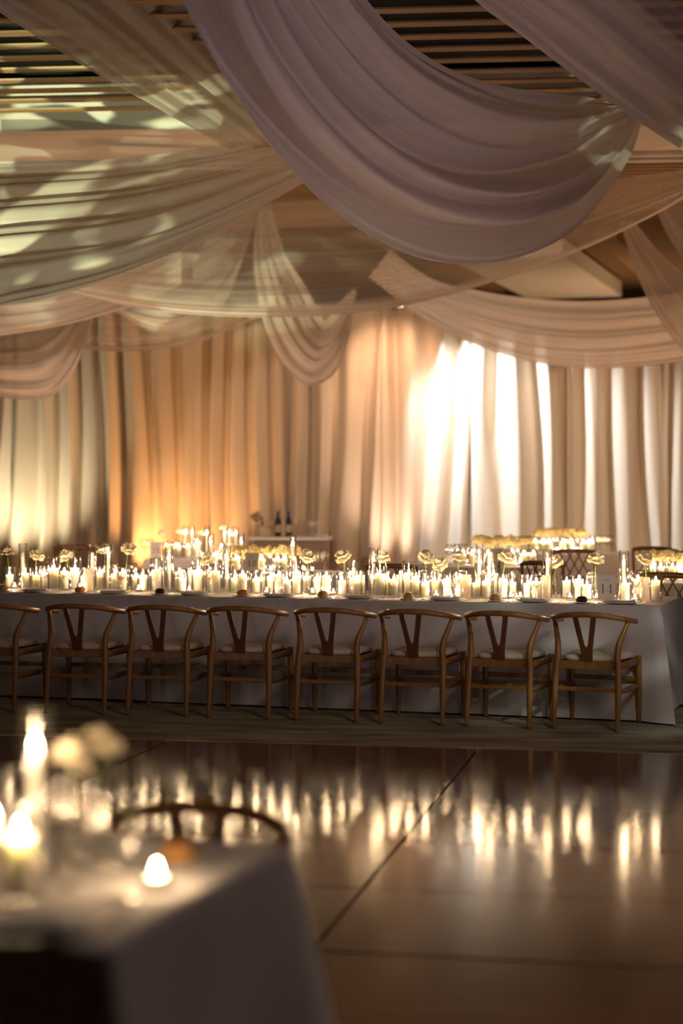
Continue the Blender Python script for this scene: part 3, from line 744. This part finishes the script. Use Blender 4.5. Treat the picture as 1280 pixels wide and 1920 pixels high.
def rose(loc, base, seed, label, group, sc=1.0, tilt=None, name='rose'):
    """loc: centre of the bloom, base: where the stem ends in its vase"""
    rr = random.Random(seed); c = empty(name, base); tag(c, label, 'rose', group)
    off = Vector(loc) - Vector(base)
    q = Vector((off.x * .2, off.y * .2, off.z * .5))
    link('stem', tube('stem', [(0, 0, 0), tuple(q), tuple(off * .97)], .0028, 'stem', 6, 10), parent=c)
    tl = tilt or (rr.uniform(-.1, .4), rr.uniform(-.35, .35))
    Rm = Matrix.Rotation(tl[0], 4, 'X') @ Matrix.Rotation(tl[1], 4, 'Y')
    for ring, (n, op, z) in enumerate(((6, .10, -.004), (6, .55, .002), (5, 1.0, .008), (3, 1.25, .012))):
        for i in range(n):
            a = 2 * math.pi * (i + .5 * (ring % 2)) / n + rr.uniform(-.2, .2)
            o = link('petal', PET[ring], parent=c)
            M = Matrix.Translation(off) @ Rm @ Matrix.Rotation(a, 4, 'Z') @ Matrix.Translation((0, .004, z)) @ Matrix.Rotation(op * .75 + rr.uniform(-.12, .12), 4, 'X') @ Matrix.Scale(sc * rr.uniform(.88, 1.12), 4)
            o.matrix_local = M
    return c
VASE = wall_glass('bud_vase', .021, .155, .002, .014)

# ------------------------------------------------------------------ dressing the long table
ORD = ['first', 'second', 'third', 'fourth', 'fifth', 'sixth', 'seventh', 'eighth', 'ninth', 'tenth']
def seat_of(p):                               # which place setting of the long table, counted from its draped corner
    t = -(Vector(p) - Tm.c).dot(Tm.e); t0 = Tm.t_of(1115, .15); return ORD[max(0, min(9, round((t - t0) / .595)))]
def by_seat(T, p, what):
    return what + ' on the long table, %s place setting from its draped corner' % seat_of(p) if T is Tm else what
def put(T, kind, px, d, cand=None, lab=('', ''), grp=('', ''), shift=0.0):
    me, r, h = GL[kind]; p = T.free(px, d, r)
    if p is None: return None
    nm = {'frost': 'frosted_tumbler', 'votive': 'votive_glass'}.get(kind, 'hurricane_glass')
    o = link(nm, me); o.location = p; tag(o, by_seat(T, p, lab[0]), 'candle holder', grp[0])
    if cand:
        q = p + Vector((0, 0, .0102 if kind != 'votive' else .0086)); c = clone(PR[cand], q, random.uniform(0, 6))
        c['label'] = by_seat(T, p, lab[1]); c['group'] = grp[1]
    return o
GM = 'on the long table'
LS = ('short clear candle glass', 'stubby lit pillar candle'); GS = ('short candle glasses ' + GM, 'stubby pillar candles ' + GM)
LB = ('mid-height candle glass', 'thick lit pillar candle'); GB = ('mid-height candle glasses ' + GM, 'thick pillar candles ' + GM)
LT = ('tall slim taper glass', 'lit taper candle'); GT = ('tall slim taper glasses ' + GM, 'tapers ' + GM)
LU = ('tall unlit-taper glass', 'unlit taper candle'); GU = ('tall glasses with unlit tapers ' + GM, 'unlit tapers ' + GM)
LV = ('small low tealight glass', 'lit tealight'); GV = ('tealight glasses ' + GM, 'tealights ' + GM)
TALL = []
# tall pieces first so that they get their spots
for px, d in ((203, .62), (317, .55), (425, .62), (700, .50), (898, .62), (917, .50), (1026, .60), (1169, .55)): TALL.append(put(Tm, 'slim', px, d, 'tap', LT, GT).location)
for px, d in ((43, .60), (173, .58)): TALL.append(put(Tm, 'slim', px, d, 'tapu', LU, GU).location)
for px, d in ((141, .56), (293, .50), (371, .58), (555, .47), (662, .66), (766, .62), (925, .70), (101, .46), (404, .46), (712, .42)): put(Tm, 'big', px, d, 'p4', LB, GB)
sm = [(68, .50), (83, .62), (118, .43), (158, .50), (215, .50), (230, .43), (255, .56), (274, .44), (330, .62), (342, .45), (388, .62), (455, .42), (477, .47), (508, .56), (523, .46), (541, .42), (595, .50), (612, .44), (641, .46),
      (668, .42), (676, .58), (728, .58), (735, .42), (780, .50), (797, .42), (838, .48), (862, .44), (893, .45), (908, .40), (943, .46), (989, .50), (1005, .44), (1085, .52), (1100, .45), (1172, .42), (1229, .50),
      (18, .52), (55, .44), (358, .70), (440, .56), (655, .74), (855, .60), (960, .62), (1062, .58), (1195, .62), (130, .70), (187, .70), (300, .72), (490, .70), (575, .66), (750, .70), (815, .66)]
for i, (px, d) in enumerate(sm): put(Tm, 'small', px, d, ('p1', 'p2', 'p3')[(i * 7) % 3], LS, GS)
for px, d in ((167, .40), (877, .42), (1020, .40), (1208, .40)):
    put(Tm, 'frost', px, d, None, ('straight frosted tumbler', ''), ('frosted tumblers ' + GM, ''))
for px, d in ((30, .40), (150, .42), (262, .38), (355, .40), (500, .38), (585, .40), (628, .42), (811, .40), (845, .38), (957, .38), (975, .38), (1068, .40), (1118, .42), (1190, .38), (1150, .60)): put(Tm, 'votive', px, d, 'tea', LV, GV)
for px, d in ((83, .36), (93, .70), (210, .72), (229, .36), (249, .64), (383, .36), (395, .74), (497, .62), (532, .38), (652, .36), (718, .66), (800, .60), (824, .52), (852, .36), (868, .70), (955, .54), (1010, .36), (1190, .50), (1200, .72), (1110, .70)):
    p = Tm.free(px, d, .041)
    if p is None: continue
    c = clone(PR['wine'], p, 0, by_seat(Tm, p, 'clear wine glass')); c['group'] = 'wine glasses ' + GM
for px, d in ((545, .68), (690, .66), (125, .36), (1130, .66)):
    p = Tm.free(px, d, .035)
    if p is None: continue
    o = link('water_glass', TUMB); o.location = p; tag(o, by_seat(Tm, p, 'straight water glass'), 'glass', 'water glasses ' + GM)
RO = [(14, 1040, 'cream rose leaning over the dark little vase by the end of the long table'.replace(' by the end of the long table', '')), (68, 1043, 'ragged cream rose beside the first tall unlit taper'), (126, 1046, 'cream rose with sharp star-like petals'),
      (195, 1037, 'cream rose partly behind a lit taper flame'), (240, 1033, 'round cream rose before the chair at sign 21'), (392, 1052, 'flat-topped cream rose under the bright table of sign 21'), (424, 1060, 'pale rose below the taper next to sign 18'),
      (574, 1047, 'spiky cream rose right beside the flower row of sign 18'), (645, 1047, 'squarish cream rose over the middle of the long table'), (715, 1050, 'cream rose against the pair of tall tapers'), (797, 1048, 'upper of two neighbouring cream roses by the white-lit curtain'),
      (826, 1061, 'lower of two neighbouring cream roses by the white-lit curtain'), (861, 1051, 'cream rose in front of the glasses on the blank-card table'), (948, 1048, 'small cream rose just beside the blank card'), (1040, 1057, 'cream rose overlapping the brown cross-back chair'),
      (1116, 1054, 'cream many-pointed rose above sign 14'), (1206, 1052, 'faint cream rose between sign 14 and the table end')]
for i, (px, py, lab) in enumerate(RO):
    p = None
    for d_ in (.60, .70, .80, .52, .88, .95, .44):
        q = Tm.pt(Tm.t_of(px, d_), d_)
        if all((q - w_).to_2d().length > .105 for w_ in TALL): p = Tm.free(px + random.uniform(-3, 3), d_, .021)
        if p: break
    if p is None: p = Tm.free(px, .9, .021)
    if p is None: continue
    v = link('bud_vase', VASE); v.location = p; tag(v, by_seat(Tm, p, 'slim bud vase'), 'vase', 'bud vases ' + GM)
    b_ = P(px, py, p.y + .02)
    rose(b_, p + Vector((.004, 0, .016)), i, lab, 'single roses ' + GM, 1.32, ((.55 if i % 3 else .15) + .1 * (i % 2), .4 * math.sin(i * 2.1)))

# place settings along the near edge
roll_me = lathe('bread_roll', [(0.0005, 0), (.030, .0), (.041, .010), (.042, .022), (.034, .036), (.018, .045), (0.0005, .047)], 20, 'crust')
dark_me = lathe('bread_roll', [(0.0005, 0), (.030, .0), (.041, .010), (.042, .022), (.034, .036), (.018, .043), (0.0005, .045)], 20, 'crust_dark')
side_me = lathe('side_plate', [(0.0005, .001), (.045, .001), (.075, .009), (.074, .0105), (.044, .004), (0.0005, .004)], 28, 'china')
plate_me = lathe('dinner_plate', [(0.0005, .001), (.085, .001), (.135, .013), (.134, .015), (.084, .0045), (0.0005, .0045)], 36, 'china')
def napkin_me(seed):
    bm = bmesh.new(); n, m = 14, 8; g = []
    for k in (0, 1):
        g.append([[bm.verts.new(((i / n - .5) * .20, (j / m - .5) * .085, .002 + k * (.010 + .008 * noise.noise(Vector((i * .45, j * .6, seed))) + .004 * math.sin(j * 1.7 + seed)))) for j in range(m + 1)] for i in range(n + 1)])
    for k in (0, 1):
        for i in range(n):
            for j in range(m): bm.faces.new((g[k][i][j], g[k][i + 1][j], g[k][i + 1][j + 1], g[k][i][j + 1]))
    for i in range(n):
        for j in (0, m): bm.faces.new((g[0][i][j], g[0][i + 1][j], g[1][i + 1][j], g[1][i][j]))
    for j in range(m):
        for i in (0, n): bm.faces.new((g[0][i][j], g[0][i][j + 1], g[1][i][j + 1], g[1][i][j]))
    return bm_mesh('napkin', bm, 'napkin', True)
NAP = [napkin_me(s) for s in (1, 5, 9)]
knife_me = box('knife', .012, .19, .003, 'silver', .001, (0, 0, .0015)); 
def fork_mesh():
    bm = bmesh.new()
    def b(x, y, sx, sy):
        r_ = bmesh.ops.create_cube(bm, size=1)
        for v in r_['verts']: v.co = Vector((v.co.x * sx + x, v.co.y * sy + y, v.co.z * .003 + .0015))
    b(0, -.03, .009, .12); b(0, .04, .020, .024)
    for k in (-1.5, -.5, .5, 1.5): b(k * .0055, .068, .0028, .034)
    return bm_mesh('fork', bm, 'silver')
fork_me = fork_mesh()
rolls = [(5, 0), (150, 0), (300, 1), (455, 0), (605, 0), (765, 0), (928, 0), (1090, 1)]
for i, (px, dk) in enumerate(rolls):
    t = Tm.t_of(px, .115)
    s = link('side_plate', side_me); s.location = Tm.pt(t, .115); tag(s, by_seat(Tm, s.location, 'small white bread plate'), 'plate', 'bread plates ' + GM)
    o = link('bread_roll', dark_me if dk else roll_me); o.location = Tm.pt(t, .115) + Vector((0, 0, .0045)); o.rotation_euler.z = i; o.scale = (1, .9, .95)
    if dk: tag(o, 'nearly black bread roll on a plate ' + ('before sign 14' if i == 7 else 'away from sign 14'), 'bread roll')
    else: tag(o, by_seat(Tm, o.location, 'golden bread roll'), 'bread roll', 'brown rolls ' + GM)
    t2 = t - .255
    if t2 < .16: t2 = t - .235
    q = link('dinner_plate', plate_me); q.location = Tm.pt(t2, .165); tag(q, by_seat(Tm, s.location, 'white dinner plate'), 'plate', 'dinner plates ' + GM)
    q = link('napkin', NAP[i % 3]); q.location = Tm.pt(t2, .165) + Vector((0, 0, .0048)); q.rotation_euler.z = -TT + .2 * math.sin(i * 3); tag(q, by_seat(Tm, s.location, 'folded napkin'), 'napkin', 'napkins ' + GM)
    f_ = link('fork', fork_me); f_.location = Tm.pt(t - .092, .13); f_.rotation_euler.z = -TT; tag(f_, by_seat(Tm, s.location, 'silver fork'), 'fork', 'forks ' + GM)
    f_ = link('table_knife', knife_me); f_.location = Tm.pt(t2 - .155, .13) if t2 > .2 else Tm.pt(.03, .14); f_.rotation_euler.z = -TT; tag(f_, by_seat(Tm, s.location, 'silver table knife'), 'knife', 'knives ' + GM)

# ------------------------------------------------------------------ table number cards
def ribbon(bm, pts, y=0.0):
    """flat stroke of varying width: (x, z, w)"""
    L_, R_ = [], []
    for i, (x, z, w_) in enumerate(pts):
        a = pts[max(0, i - 1)]; b_ = pts[min(len(pts) - 1, i + 1)]; dx, dz = b_[0] - a[0], b_[1] - a[1]; l = math.hypot(dx, dz) or 1
        nx, nz = -dz / l * w_ / 2, dx / l * w_ / 2
        L_.append(bm.verts.new((x + nx, y, z + nz))); R_.append(bm.verts.new((x - nx, y, z - nz)))
    for i in range(len(pts) - 1): bm.faces.new((L_[i], L_[i + 1], R_[i + 1], R_[i]))
def digit(bm, ch, ox, oz, h, w_):
    def q(l): ribbon(bm, [(ox + x * w_, oz + z * h, t * w_) for x, z, t in l])
    if ch == '1': q([(.5, .0, .24), (.5, 1, .24)]); q([(.2, .015, .05), (.8, .015, .05)]); q([(.22, .86, .06), (.45, .97, .10)])
    if ch == '4': q([(.68, 0, .24), (.68, 1, .24)]); q([(.60, .98, .06), (.05, .28, .06)]); q([(.04, .27, .06), (1.0, .27, .06)]); q([(.42, .015, .05), (.94, .015, .05)])
    if ch == '8':
        for cz, rx, rz in ((.27, .36, .27), (.75, .30, .24)):
            q([(.5 + rx * math.cos(a / 20 * 2 * math.pi), cz + rz * math.sin(a / 20 * 2 * math.pi), .05 + .17 * abs(math.cos(a / 20 * 2 * math.pi)) ** 2) for a in range(21)])
    if ch == '2':
        q([(.5 + .34 * math.cos(a), .74 + .25 * math.sin(a), .07 + .15 * max(0, math.cos(a))) for a in [math.pi * (1 - k / 12) for k in range(13)]] + [(.76, .58, .2), (.5, .3, .12), (.14, .03, .06)])
        q([(.12, .045, .09), (.88, .045, .09)])
def word_mesh(txt, size):
    cu = bpy.data.curves.new('lettering', 'FONT'); cu.body = txt; cu.size = size; cu.align_x = 'CENTER'; cu.space_character = 1.35
    o = bpy.data.objects.new('lettering', cu); COL.objects.link(o)
    dg = bpy.context.evaluated_depsgraph_get(); me = bpy.data.meshes.new_from_object(o.evaluated_get(dg))
    bpy.data.objects.remove(o)
    for v in me.vertices: v.co = Vector((v.co.x, 0, v.co.y))
    me.materials.clear(); me.materials.append(MAT['ink']); return me
def sign(num, loc, rz, label, k=1.0):
    c = empty('table_sign', loc, rz); tag(c, label, 'table sign')
    link('card', box('card', .118 * k, .0024, .172 * k, 'card', .0006, (0, 0, .094 * k)), parent=c)
    link('holder', lathe('holder', [(0.0005, 0), (.013, 0), (.014, .004), (.012, .011), (.006, .015), (0.0005, .016)], 16, 'knob_wood'), parent=c).location = (0, -.008, 0)
    if num:
        bm = bmesh.new(); w_ = .040 * k; n = len(num)
        for i, ch in enumerate(num): digit(bm, ch, (i - n / 2) * w_ * 1.12 + .003, .058 * k, .060 * k, w_)
        o = link('number', bm_mesh('number', bm, 'ink'), parent=c); o.location = (0, -.0018, 0)
        o = link('lettering', word_mesh('TABLE', .014 * k), parent=c); o.location = (0, -.0018, .142 * k)
    return c
tS = Tm.t_of(1136, .30)
sign('14', Tm.pt(tS, .30), -TT + R(10), 'white card reading TABLE 14 standing on the long table')
sign('18', T18.pt(T18.t_of(472, .12), .12), -TT + R(12), 'shaded card reading TABLE 18 before the low flower row')
sign('21', T21.pt(T21.t_of(292, .10), .10), -TT + R(14), 'shaded card reading TABLE 21 before the clustered candles')
sign('', TR1.pt(TR1.t_of(933, .12), .12), -TT, 'plain tan card back among bright candles, without a number')

# ------------------------------------------------------------------ far tables
def flower_head_mesh(seed, m):
    rr = random.Random(seed); vs_, fs = [], []
    for k in range(30):
        th_ = math.acos(1 - 1.55 * (k + .5) / 30); ph = k * 2.399963
        d = Vector((math.sin(th_) * math.cos(ph), math.sin(th_) * math.sin(ph), math.cos(th_))); s = d.cross(Vector((0, 0, 1)))
        s = (s if s.length > .01 else Vector((1, 0, 0))).normalized(); u = s.cross(d)
        c = d * .040 * rr.uniform(.85, 1.1); q = .019 * rr.uniform(.8, 1.2); b0 = len(vs_)
        vs_ += [d * .012, c + s * q, c + d * .010 + u * q * 1.1, c - s * q, c - u * q * .8]
        fs += [(b0, b0 + 1, b0 + 2), (b0, b0 + 2, b0 + 3), (b0, b0 + 3, b0 + 4), (b0, b0 + 4, b0 + 1)]
    return mesh('blossom', vs_, fs, m, False)
HEADS = [flower_head_mesh(s, 'hydrangea') for s in (1, 2, 3)]
head_stem = tube('stem', [(0, 0, -.13), (.004, 0, -.06), (0, 0, .02)], .003, 'stem', 6, 5)
leaf_me = mesh('leaf', [(0, 0, 0), (.016, .02, .006), (0, .055, .0), (-.016, .02, .006)], [(0, 1, 2), (0, 2, 3)], 'stem', False)
def trough(T, px, d, length, h, where, n=14, glow=9, lift=0.0):
    """low glass trough with a row of cut blossoms and floating lights in front"""
    t = T.t_of(px, d); c = empty('flower_trough', T.pt(t, d), -T.rot); tag(c, 'low clear glass trough of cut blossoms on ' + where, 'vase')
    wd_ = .10
    for sy in (-1, 1): link('pane', box('pane', length, .003, h, 'clear_glass', 0, (0, sy * wd_ / 2, h / 2 + .003)), parent=c)
    for sx in (-1, 1): link('end_pane', box('end_pane', .003, wd_ - .004, h, 'clear_glass', 0, (sx * length / 2, 0, h / 2 + .003)), parent=c)
    link('base', box('base', length, wd_, .003, 'clear_glass', 0, (0, 0, .0015)), parent=c)
    rr = random.Random(int(px)); x = Matrix.Rotation(-T.rot, 3, 'Z')
    for i in range(n):
        u = (i + .5) / n - .5
        q = Vector((u * length * 1.04, (.028 if i % 2 else -.028), h + .012 + rr.uniform(-.012, .03)))
        o = empty('blossom', T.pt(t, d) + x @ q, rr.uniform(0, 6)); o.rotation_euler.x = rr.uniform(-.4, .4)
        tag(o, 'cream blossom in the glass trough on ' + where, 'flower', 'blossoms in the trough on ' + where)
        k = link('bloom', HEADS[i % 3], parent=o); k.scale = (rr.uniform(1.0, 1.3),) * 3
        link('stem', head_stem, parent=o)
        if i % 3 == 0:
            k = link('leaf', leaf_me, parent=o); k.location = (0, 0, -.03); k.rotation_euler = (-.5, 0, rr.uniform(0, 6))
    for j in range(n): T.used.append((t - length / 2 + length * (j + .5) / n, d, .06))
def far_candles(T, where, spots, kinds, key):
    for i, (px, d) in enumerate(spots):
        k = kinds[i % len(kinds)]
        g = {'small': 'p2', 'big': 'p4', 'slim': 'tap', 'tall': 'p4', 'votive': 'tea'}[k]
        a = {'small': 'short', 'big': 'mid-height', 'slim': 'tall slim', 'tall': 'upright', 'votive': 'low'}[k]
        cn = {'small': 'pillar candle', 'big': 'thick pillar candle', 'slim': 'taper candle', 'tall': 'thick candle', 'votive': 'tealight'}[k]
        put(T, k, px, d, g, (a + ' clear candle glass on ' + where, 'lit white ' + cn + ' in a glass on ' + where), (a + ' candle glasses on ' + where, cn + 's on ' + where))
def far_glasses(T, where, spots):
    for px, d in spots:
        p = T.free(px, d, .041)
        if p is None: continue
        c = clone(PR['wine'], p, 0, 'clear stemmed wine glass on ' + where); c['group'] = 'wine glasses on ' + where
W18, W21, WR1, WR2, WR3 = 'the flower-row table of sign 18', 'the taper-cluster table of sign 21', 'the table of the blank card', 'the table by the white-lit curtains', 'the table beyond the long one'
trough(T18, 495, .52, .60, .15, W18, 18)
far_candles(T18, W18, [(549, .40), (443, .34), (470, .38), (490, .36), (505, .38), (520, .36), (535, .38), (560, .55), (452, .66), (480, .68), (515, .68), (545, .68), (585, .30), (430, .5), (410, .4), (570, .45), (395, .5)], ['slim', 'small', 'votive', 'small', 'votive', 'small', 'small', 'votive'], 'a')
far_glasses(T18, W18, [(590, .40), (600, .55), (575, .62), (420, .3), (608, .7), (380, .35)])
far_candles(T21, W21, [(347, .62), (388, .62), (421, .60), (335, .40), (352, .36), (368, .42), (330, .62), (400, .40), (415, .36), (380, .30), (312, .50), (405, .70), (360, .74), (430, .44), (442, .60)],
            ['slim', 'slim', 'slim', 'small', 'small', 'big', 'small', 'votive', 'small', 'votive', 'small', 'votive'], 'b')
far_glasses(T21, W21, [(270, .3), (282, .45), (455, .3), (318, .2)])
for i, (px, py, lab) in enumerate(((303, 1003, 'cream rose just above sign 21'), (336, 998, 'dim rose beside the taper flames of sign 21'), (376, 1000, 'soft cream rose between two taper flames'), (418, 991, 'highest cream rose over the table with sign 21'))):
    p = T21.free(px, .55, .021) or T21.free(px, .8, .021)
    if p is None: continue
    v = link('bud_vase', VASE); v.location = p; tag(v, 'slim bud vase on ' + W21, 'vase', 'bud vases on ' + W21)
    rose(P(px, py, p.y), p + Vector((.004, 0, .016)), 40 + i, lab, 'roses on ' + W21, 1.05, (-.5, .2))
trough(TR1, 942, .55, .52, .20, WR1, 16)
far_candles(TR1, WR1, [(868, .40), (885, .36), (900, .38), (915, .36), (950, .36), (966, .38), (982, .36), (995, .40), (875, .66), (890, .70), (960, .70), (975, .72), (858, .55), (940, .34), (1000, .6)], ['small', 'small', 'votive'], 'c')
far_glasses(TR1, WR1, [(846, .5), (856, .7), (862, .36), (870, .8), (880, .52)])
trough(TR2, 1050, .55, .54, .20, WR2, 16)
far_candles(TR2, WR2, [(1018, .40), (1030, .36), (1042, .38), (1054, .36), (1066, .38), (1078, .36), (1088, .38), (1098, .40), (1012, .55), (1005, .36), (1110, .36)], ['small', 'small', 'votive'], 'd')
far_glasses(TR2, WR2, [(1108, .55), (1118, .4), (1126, .6), (1132, .45), (1140, .6), (1146, .35)])
trough(TR3, 1262, .50, .42, .18, WR3, 14)
far_candles(TR3, WR3, [(1224, .36), (1236, .40), (1248, .36), (1260, .38), (1272, .36), (1284, .40), (1222, .56), (1228, .7), (1290, .34)], ['small', 'small', 'votive'], 'e')

# ------------------------------------------------------------------ bar cart against the curtains
DB = 23.0; zb = HC - (1006 - YH) / FPX * DB
cx = (545 - 640) / FPX * DB
bar = empty('bar_table', (cx, DB, 0), -R(6)); tag(bar, 'small serving table with bottles against the plain curtains', 'table')
bz = box('bar_top', 1.0, .50, .045, 'china', .006, (0, 0, zb - .0225)); link('top', bz, parent=bar)
link('skirt', box('skirt', .92, .44, zb - .06, 'shaded_skirt_cloth', .02, (0, 0, (zb - .06) / 2 + .005)), parent=bar)
def on_bar(px, dy=0.0):
    x = (px - 640) / FPX * DB; return Vector((x, DB + dy + (x - cx) * -math.tan(R(6)), zb + .001))
def bottle(px, dy, label):
    c = empty('wine_bottle', on_bar(px, dy)); tag(c, label, 'bottle')
    link('body', lathe('body', [(0.0005, 0), (.037, 0), (.039, .004), (.039, .19), (.034, .215), (.016, .245), (.0145, .30), (0.0005, .30)], 18, 'bottle_glass'), parent=c)
    link('label', lathe('label', [(.0395, .055), (.0395, .15)], 18, 'bottle_label'), parent=c)
    link('foil', lathe('foil', [(.0185, .245), (.0165, .25), (.0165, .312), (.0165, .318), (0.0005, .32)], 14, 'foil_blue'), parent=c)
bottle(521, -.05, 'dark wine bottle with tan label on the serving table, nearer the dried flowers')
bottle(541, -.02, 'dark wine bottle with tan label on the serving table, nearer the ice bucket')
b3 = link('ice_bucket', lathe('ice_bucket', [(0.0005, 0), (.055, 0), (.062, .02), (.085, .20), (.090, .205), (.086, .206), (.081, .20), (.058, .022), (0.0005, .018)], 24, 'clear_glass')); b3.location = on_bar(563, .0); tag(b3, 'flared clear glass bucket beside the wine bottles', 'bucket')
for px, dy in ((582, -.04), (590, .08), (576, .12), (503, .1), (510, -.12)):
    c = clone(PR['wine'], on_bar(px, dy), 0, 'stemmed glass standing on the serving table with the bottles'); c['group'] = 'glasses on the serving table'
nb = link('napkin_stack', NAP[1]); nb.location = on_bar(602, -.06); nb.scale = (.8, 1, 2.2); tag(nb, 'small crumpled white cloth at the end of the serving table', 'napkin')
dv = link('dry_vase', wall_glass('dry_vase', .035, .16, .002, .012)); dv.location = on_bar(482, .02); tag(dv, 'clear vase of drooping dried flowers on the serving table', 'vase')
df = empty('dried_flower_bunch', on_bar(482, .02) + Vector((0, 0, .014))); tag(df, 'drooping beige dried flower bunch on the serving table', 'dried flowers')
for i, (dx, dz) in enumerate(((-.05, .24), (.0, .27), (.04, .22), (-.02, .20), (.06, .15))):
    link('stem', tube('stem', [(0, 0, 0), (dx * .2, 0, dz * .6), (dx, 0, dz)], .002, 'stem', 5, 6), parent=df)
    bl = link('plume', flower_head_mesh(50 + i, 'dried_flower'), parent=df); bl.location = (dx, 0, dz - .01); bl.scale = (.75, .75, 1.0)

# ------------------------------------------------------------------ the near table, out of focus
LF = 'the near cloth by the dance floor'.replace('near', 'blurred')
def fput(kind, px, py, cand, lab, dh=None):
    """py: row where the foot of the glass stands on the cloth"""
    D = FPX * (HC - ZT) / (py - YH); p = Vector(((px - 640) / FPX * D, D, ZT + .004)); me, r, h = GL[kind]
    o = link({'votive': 'votive_glass'}.get(kind, 'hurricane_glass'), me); o.location = p; tag(o, lab[0], 'candle holder')
    c = clone(PR[cand], p + Vector((0, 0, .0102 if kind != 'votive' else .0086)), 0, lab[1]); del c['group']
    return p
fput('slim', 66, 1652, 'tap', ('tall slim glass on ' + LF, 'blurred lit taper in a tall slim glass on ' + LF))
fput('small', 38, 1690, 'p2', ('short candle glass on ' + LF + ' below the taper', 'lit pillar candle on ' + LF + ' below the taper'))
fput('small', -12, 1660, 'p2', ('short candle glass on ' + LF + ' cut by the photo edge', 'lit pillar candle on ' + LF + ' beside the other pillar'))
fput('votive', 294, 1668, 'tea', ('low tealight glass alone near the end of ' + LF, 'lit tealight alone near the end of ' + LF))
def at_cloth(px, py, z=ZT + .004):
    D = FPX * (HC - ZT) / (py - YH); return Vector(((px - 640) / FPX * D, D, z))
for i, (px, py, lab) in enumerate(((150, 1665, 'blurred wine glass on ' + LF + ' under the roses'), (222, 1690, 'blurred wine glass on ' + LF + ' toward the tealight'))):
    c = clone(PR['wine'], at_cloth(px, py), 0, lab); del c['group']
for i, (px, py, vx, vy, lab) in enumerate(((132, 1432, 128, 1640, 'blurred shaded rose on ' + LF + ' next to the taper'), (192, 1408, 186, 1632, 'blurred brighter rose with green stem on ' + LF))):
    v = link('bud_vase', VASE); v.location = at_cloth(vx, vy); tag(v, 'blurred bud vase on ' + LF + (' under the shaded rose' if i == 0 else ' under the brighter rose'), 'vase')
    rose(P(px, py, v.location.y), v.location + Vector((.003, 0, .016)), 60 + i, lab, 'roses on ' + LF, .95, (-.5, .25 - .4 * i))
s = link('side_plate', side_me); s.location = at_cloth(335, 1622); tag(s, 'blurred bread plate on ' + LF, 'plate')
o = link('bread_roll', roll_me); o.location = at_cloth(335, 1622) + Vector((0, 0, .0045)); tag(o, 'blurred orange-brown bread roll on ' + LF, 'bread roll')
q = link('dinner_plate', plate_me); q.location = at_cloth(40, 1752); tag(q, 'blurred dinner plate on ' + LF, 'plate')
q = link('napkin', NAP[0]); q.location = at_cloth(40, 1752) + Vector((0, 0, .0048)); q.rotation_euler.z = -.2; tag(q, 'blurred folded napkin on ' + LF, 'napkin')
q = link('napkin', NAP[2]); q.location = at_cloth(268, 1606); q.rotation_euler.z = .4; q.scale = (.6, 1, 1.8); tag(q, 'blurred grey napkin beside the bread roll on ' + LF, 'napkin')
for px, py, k in ((205, 1735, 0), (-40, 1720, 1)):
    f_ = link('table_knife' if k == 0 else 'fork', knife_me if k == 0 else fork_me); f_.location = at_cloth(px, py); f_.rotation_euler.z = -TT
    tag(f_, 'blurred silver ' + ('knife' if k == 0 else 'fork') + ' on ' + LF, 'cutlery')

for k in list(PR): drop(PR[k])
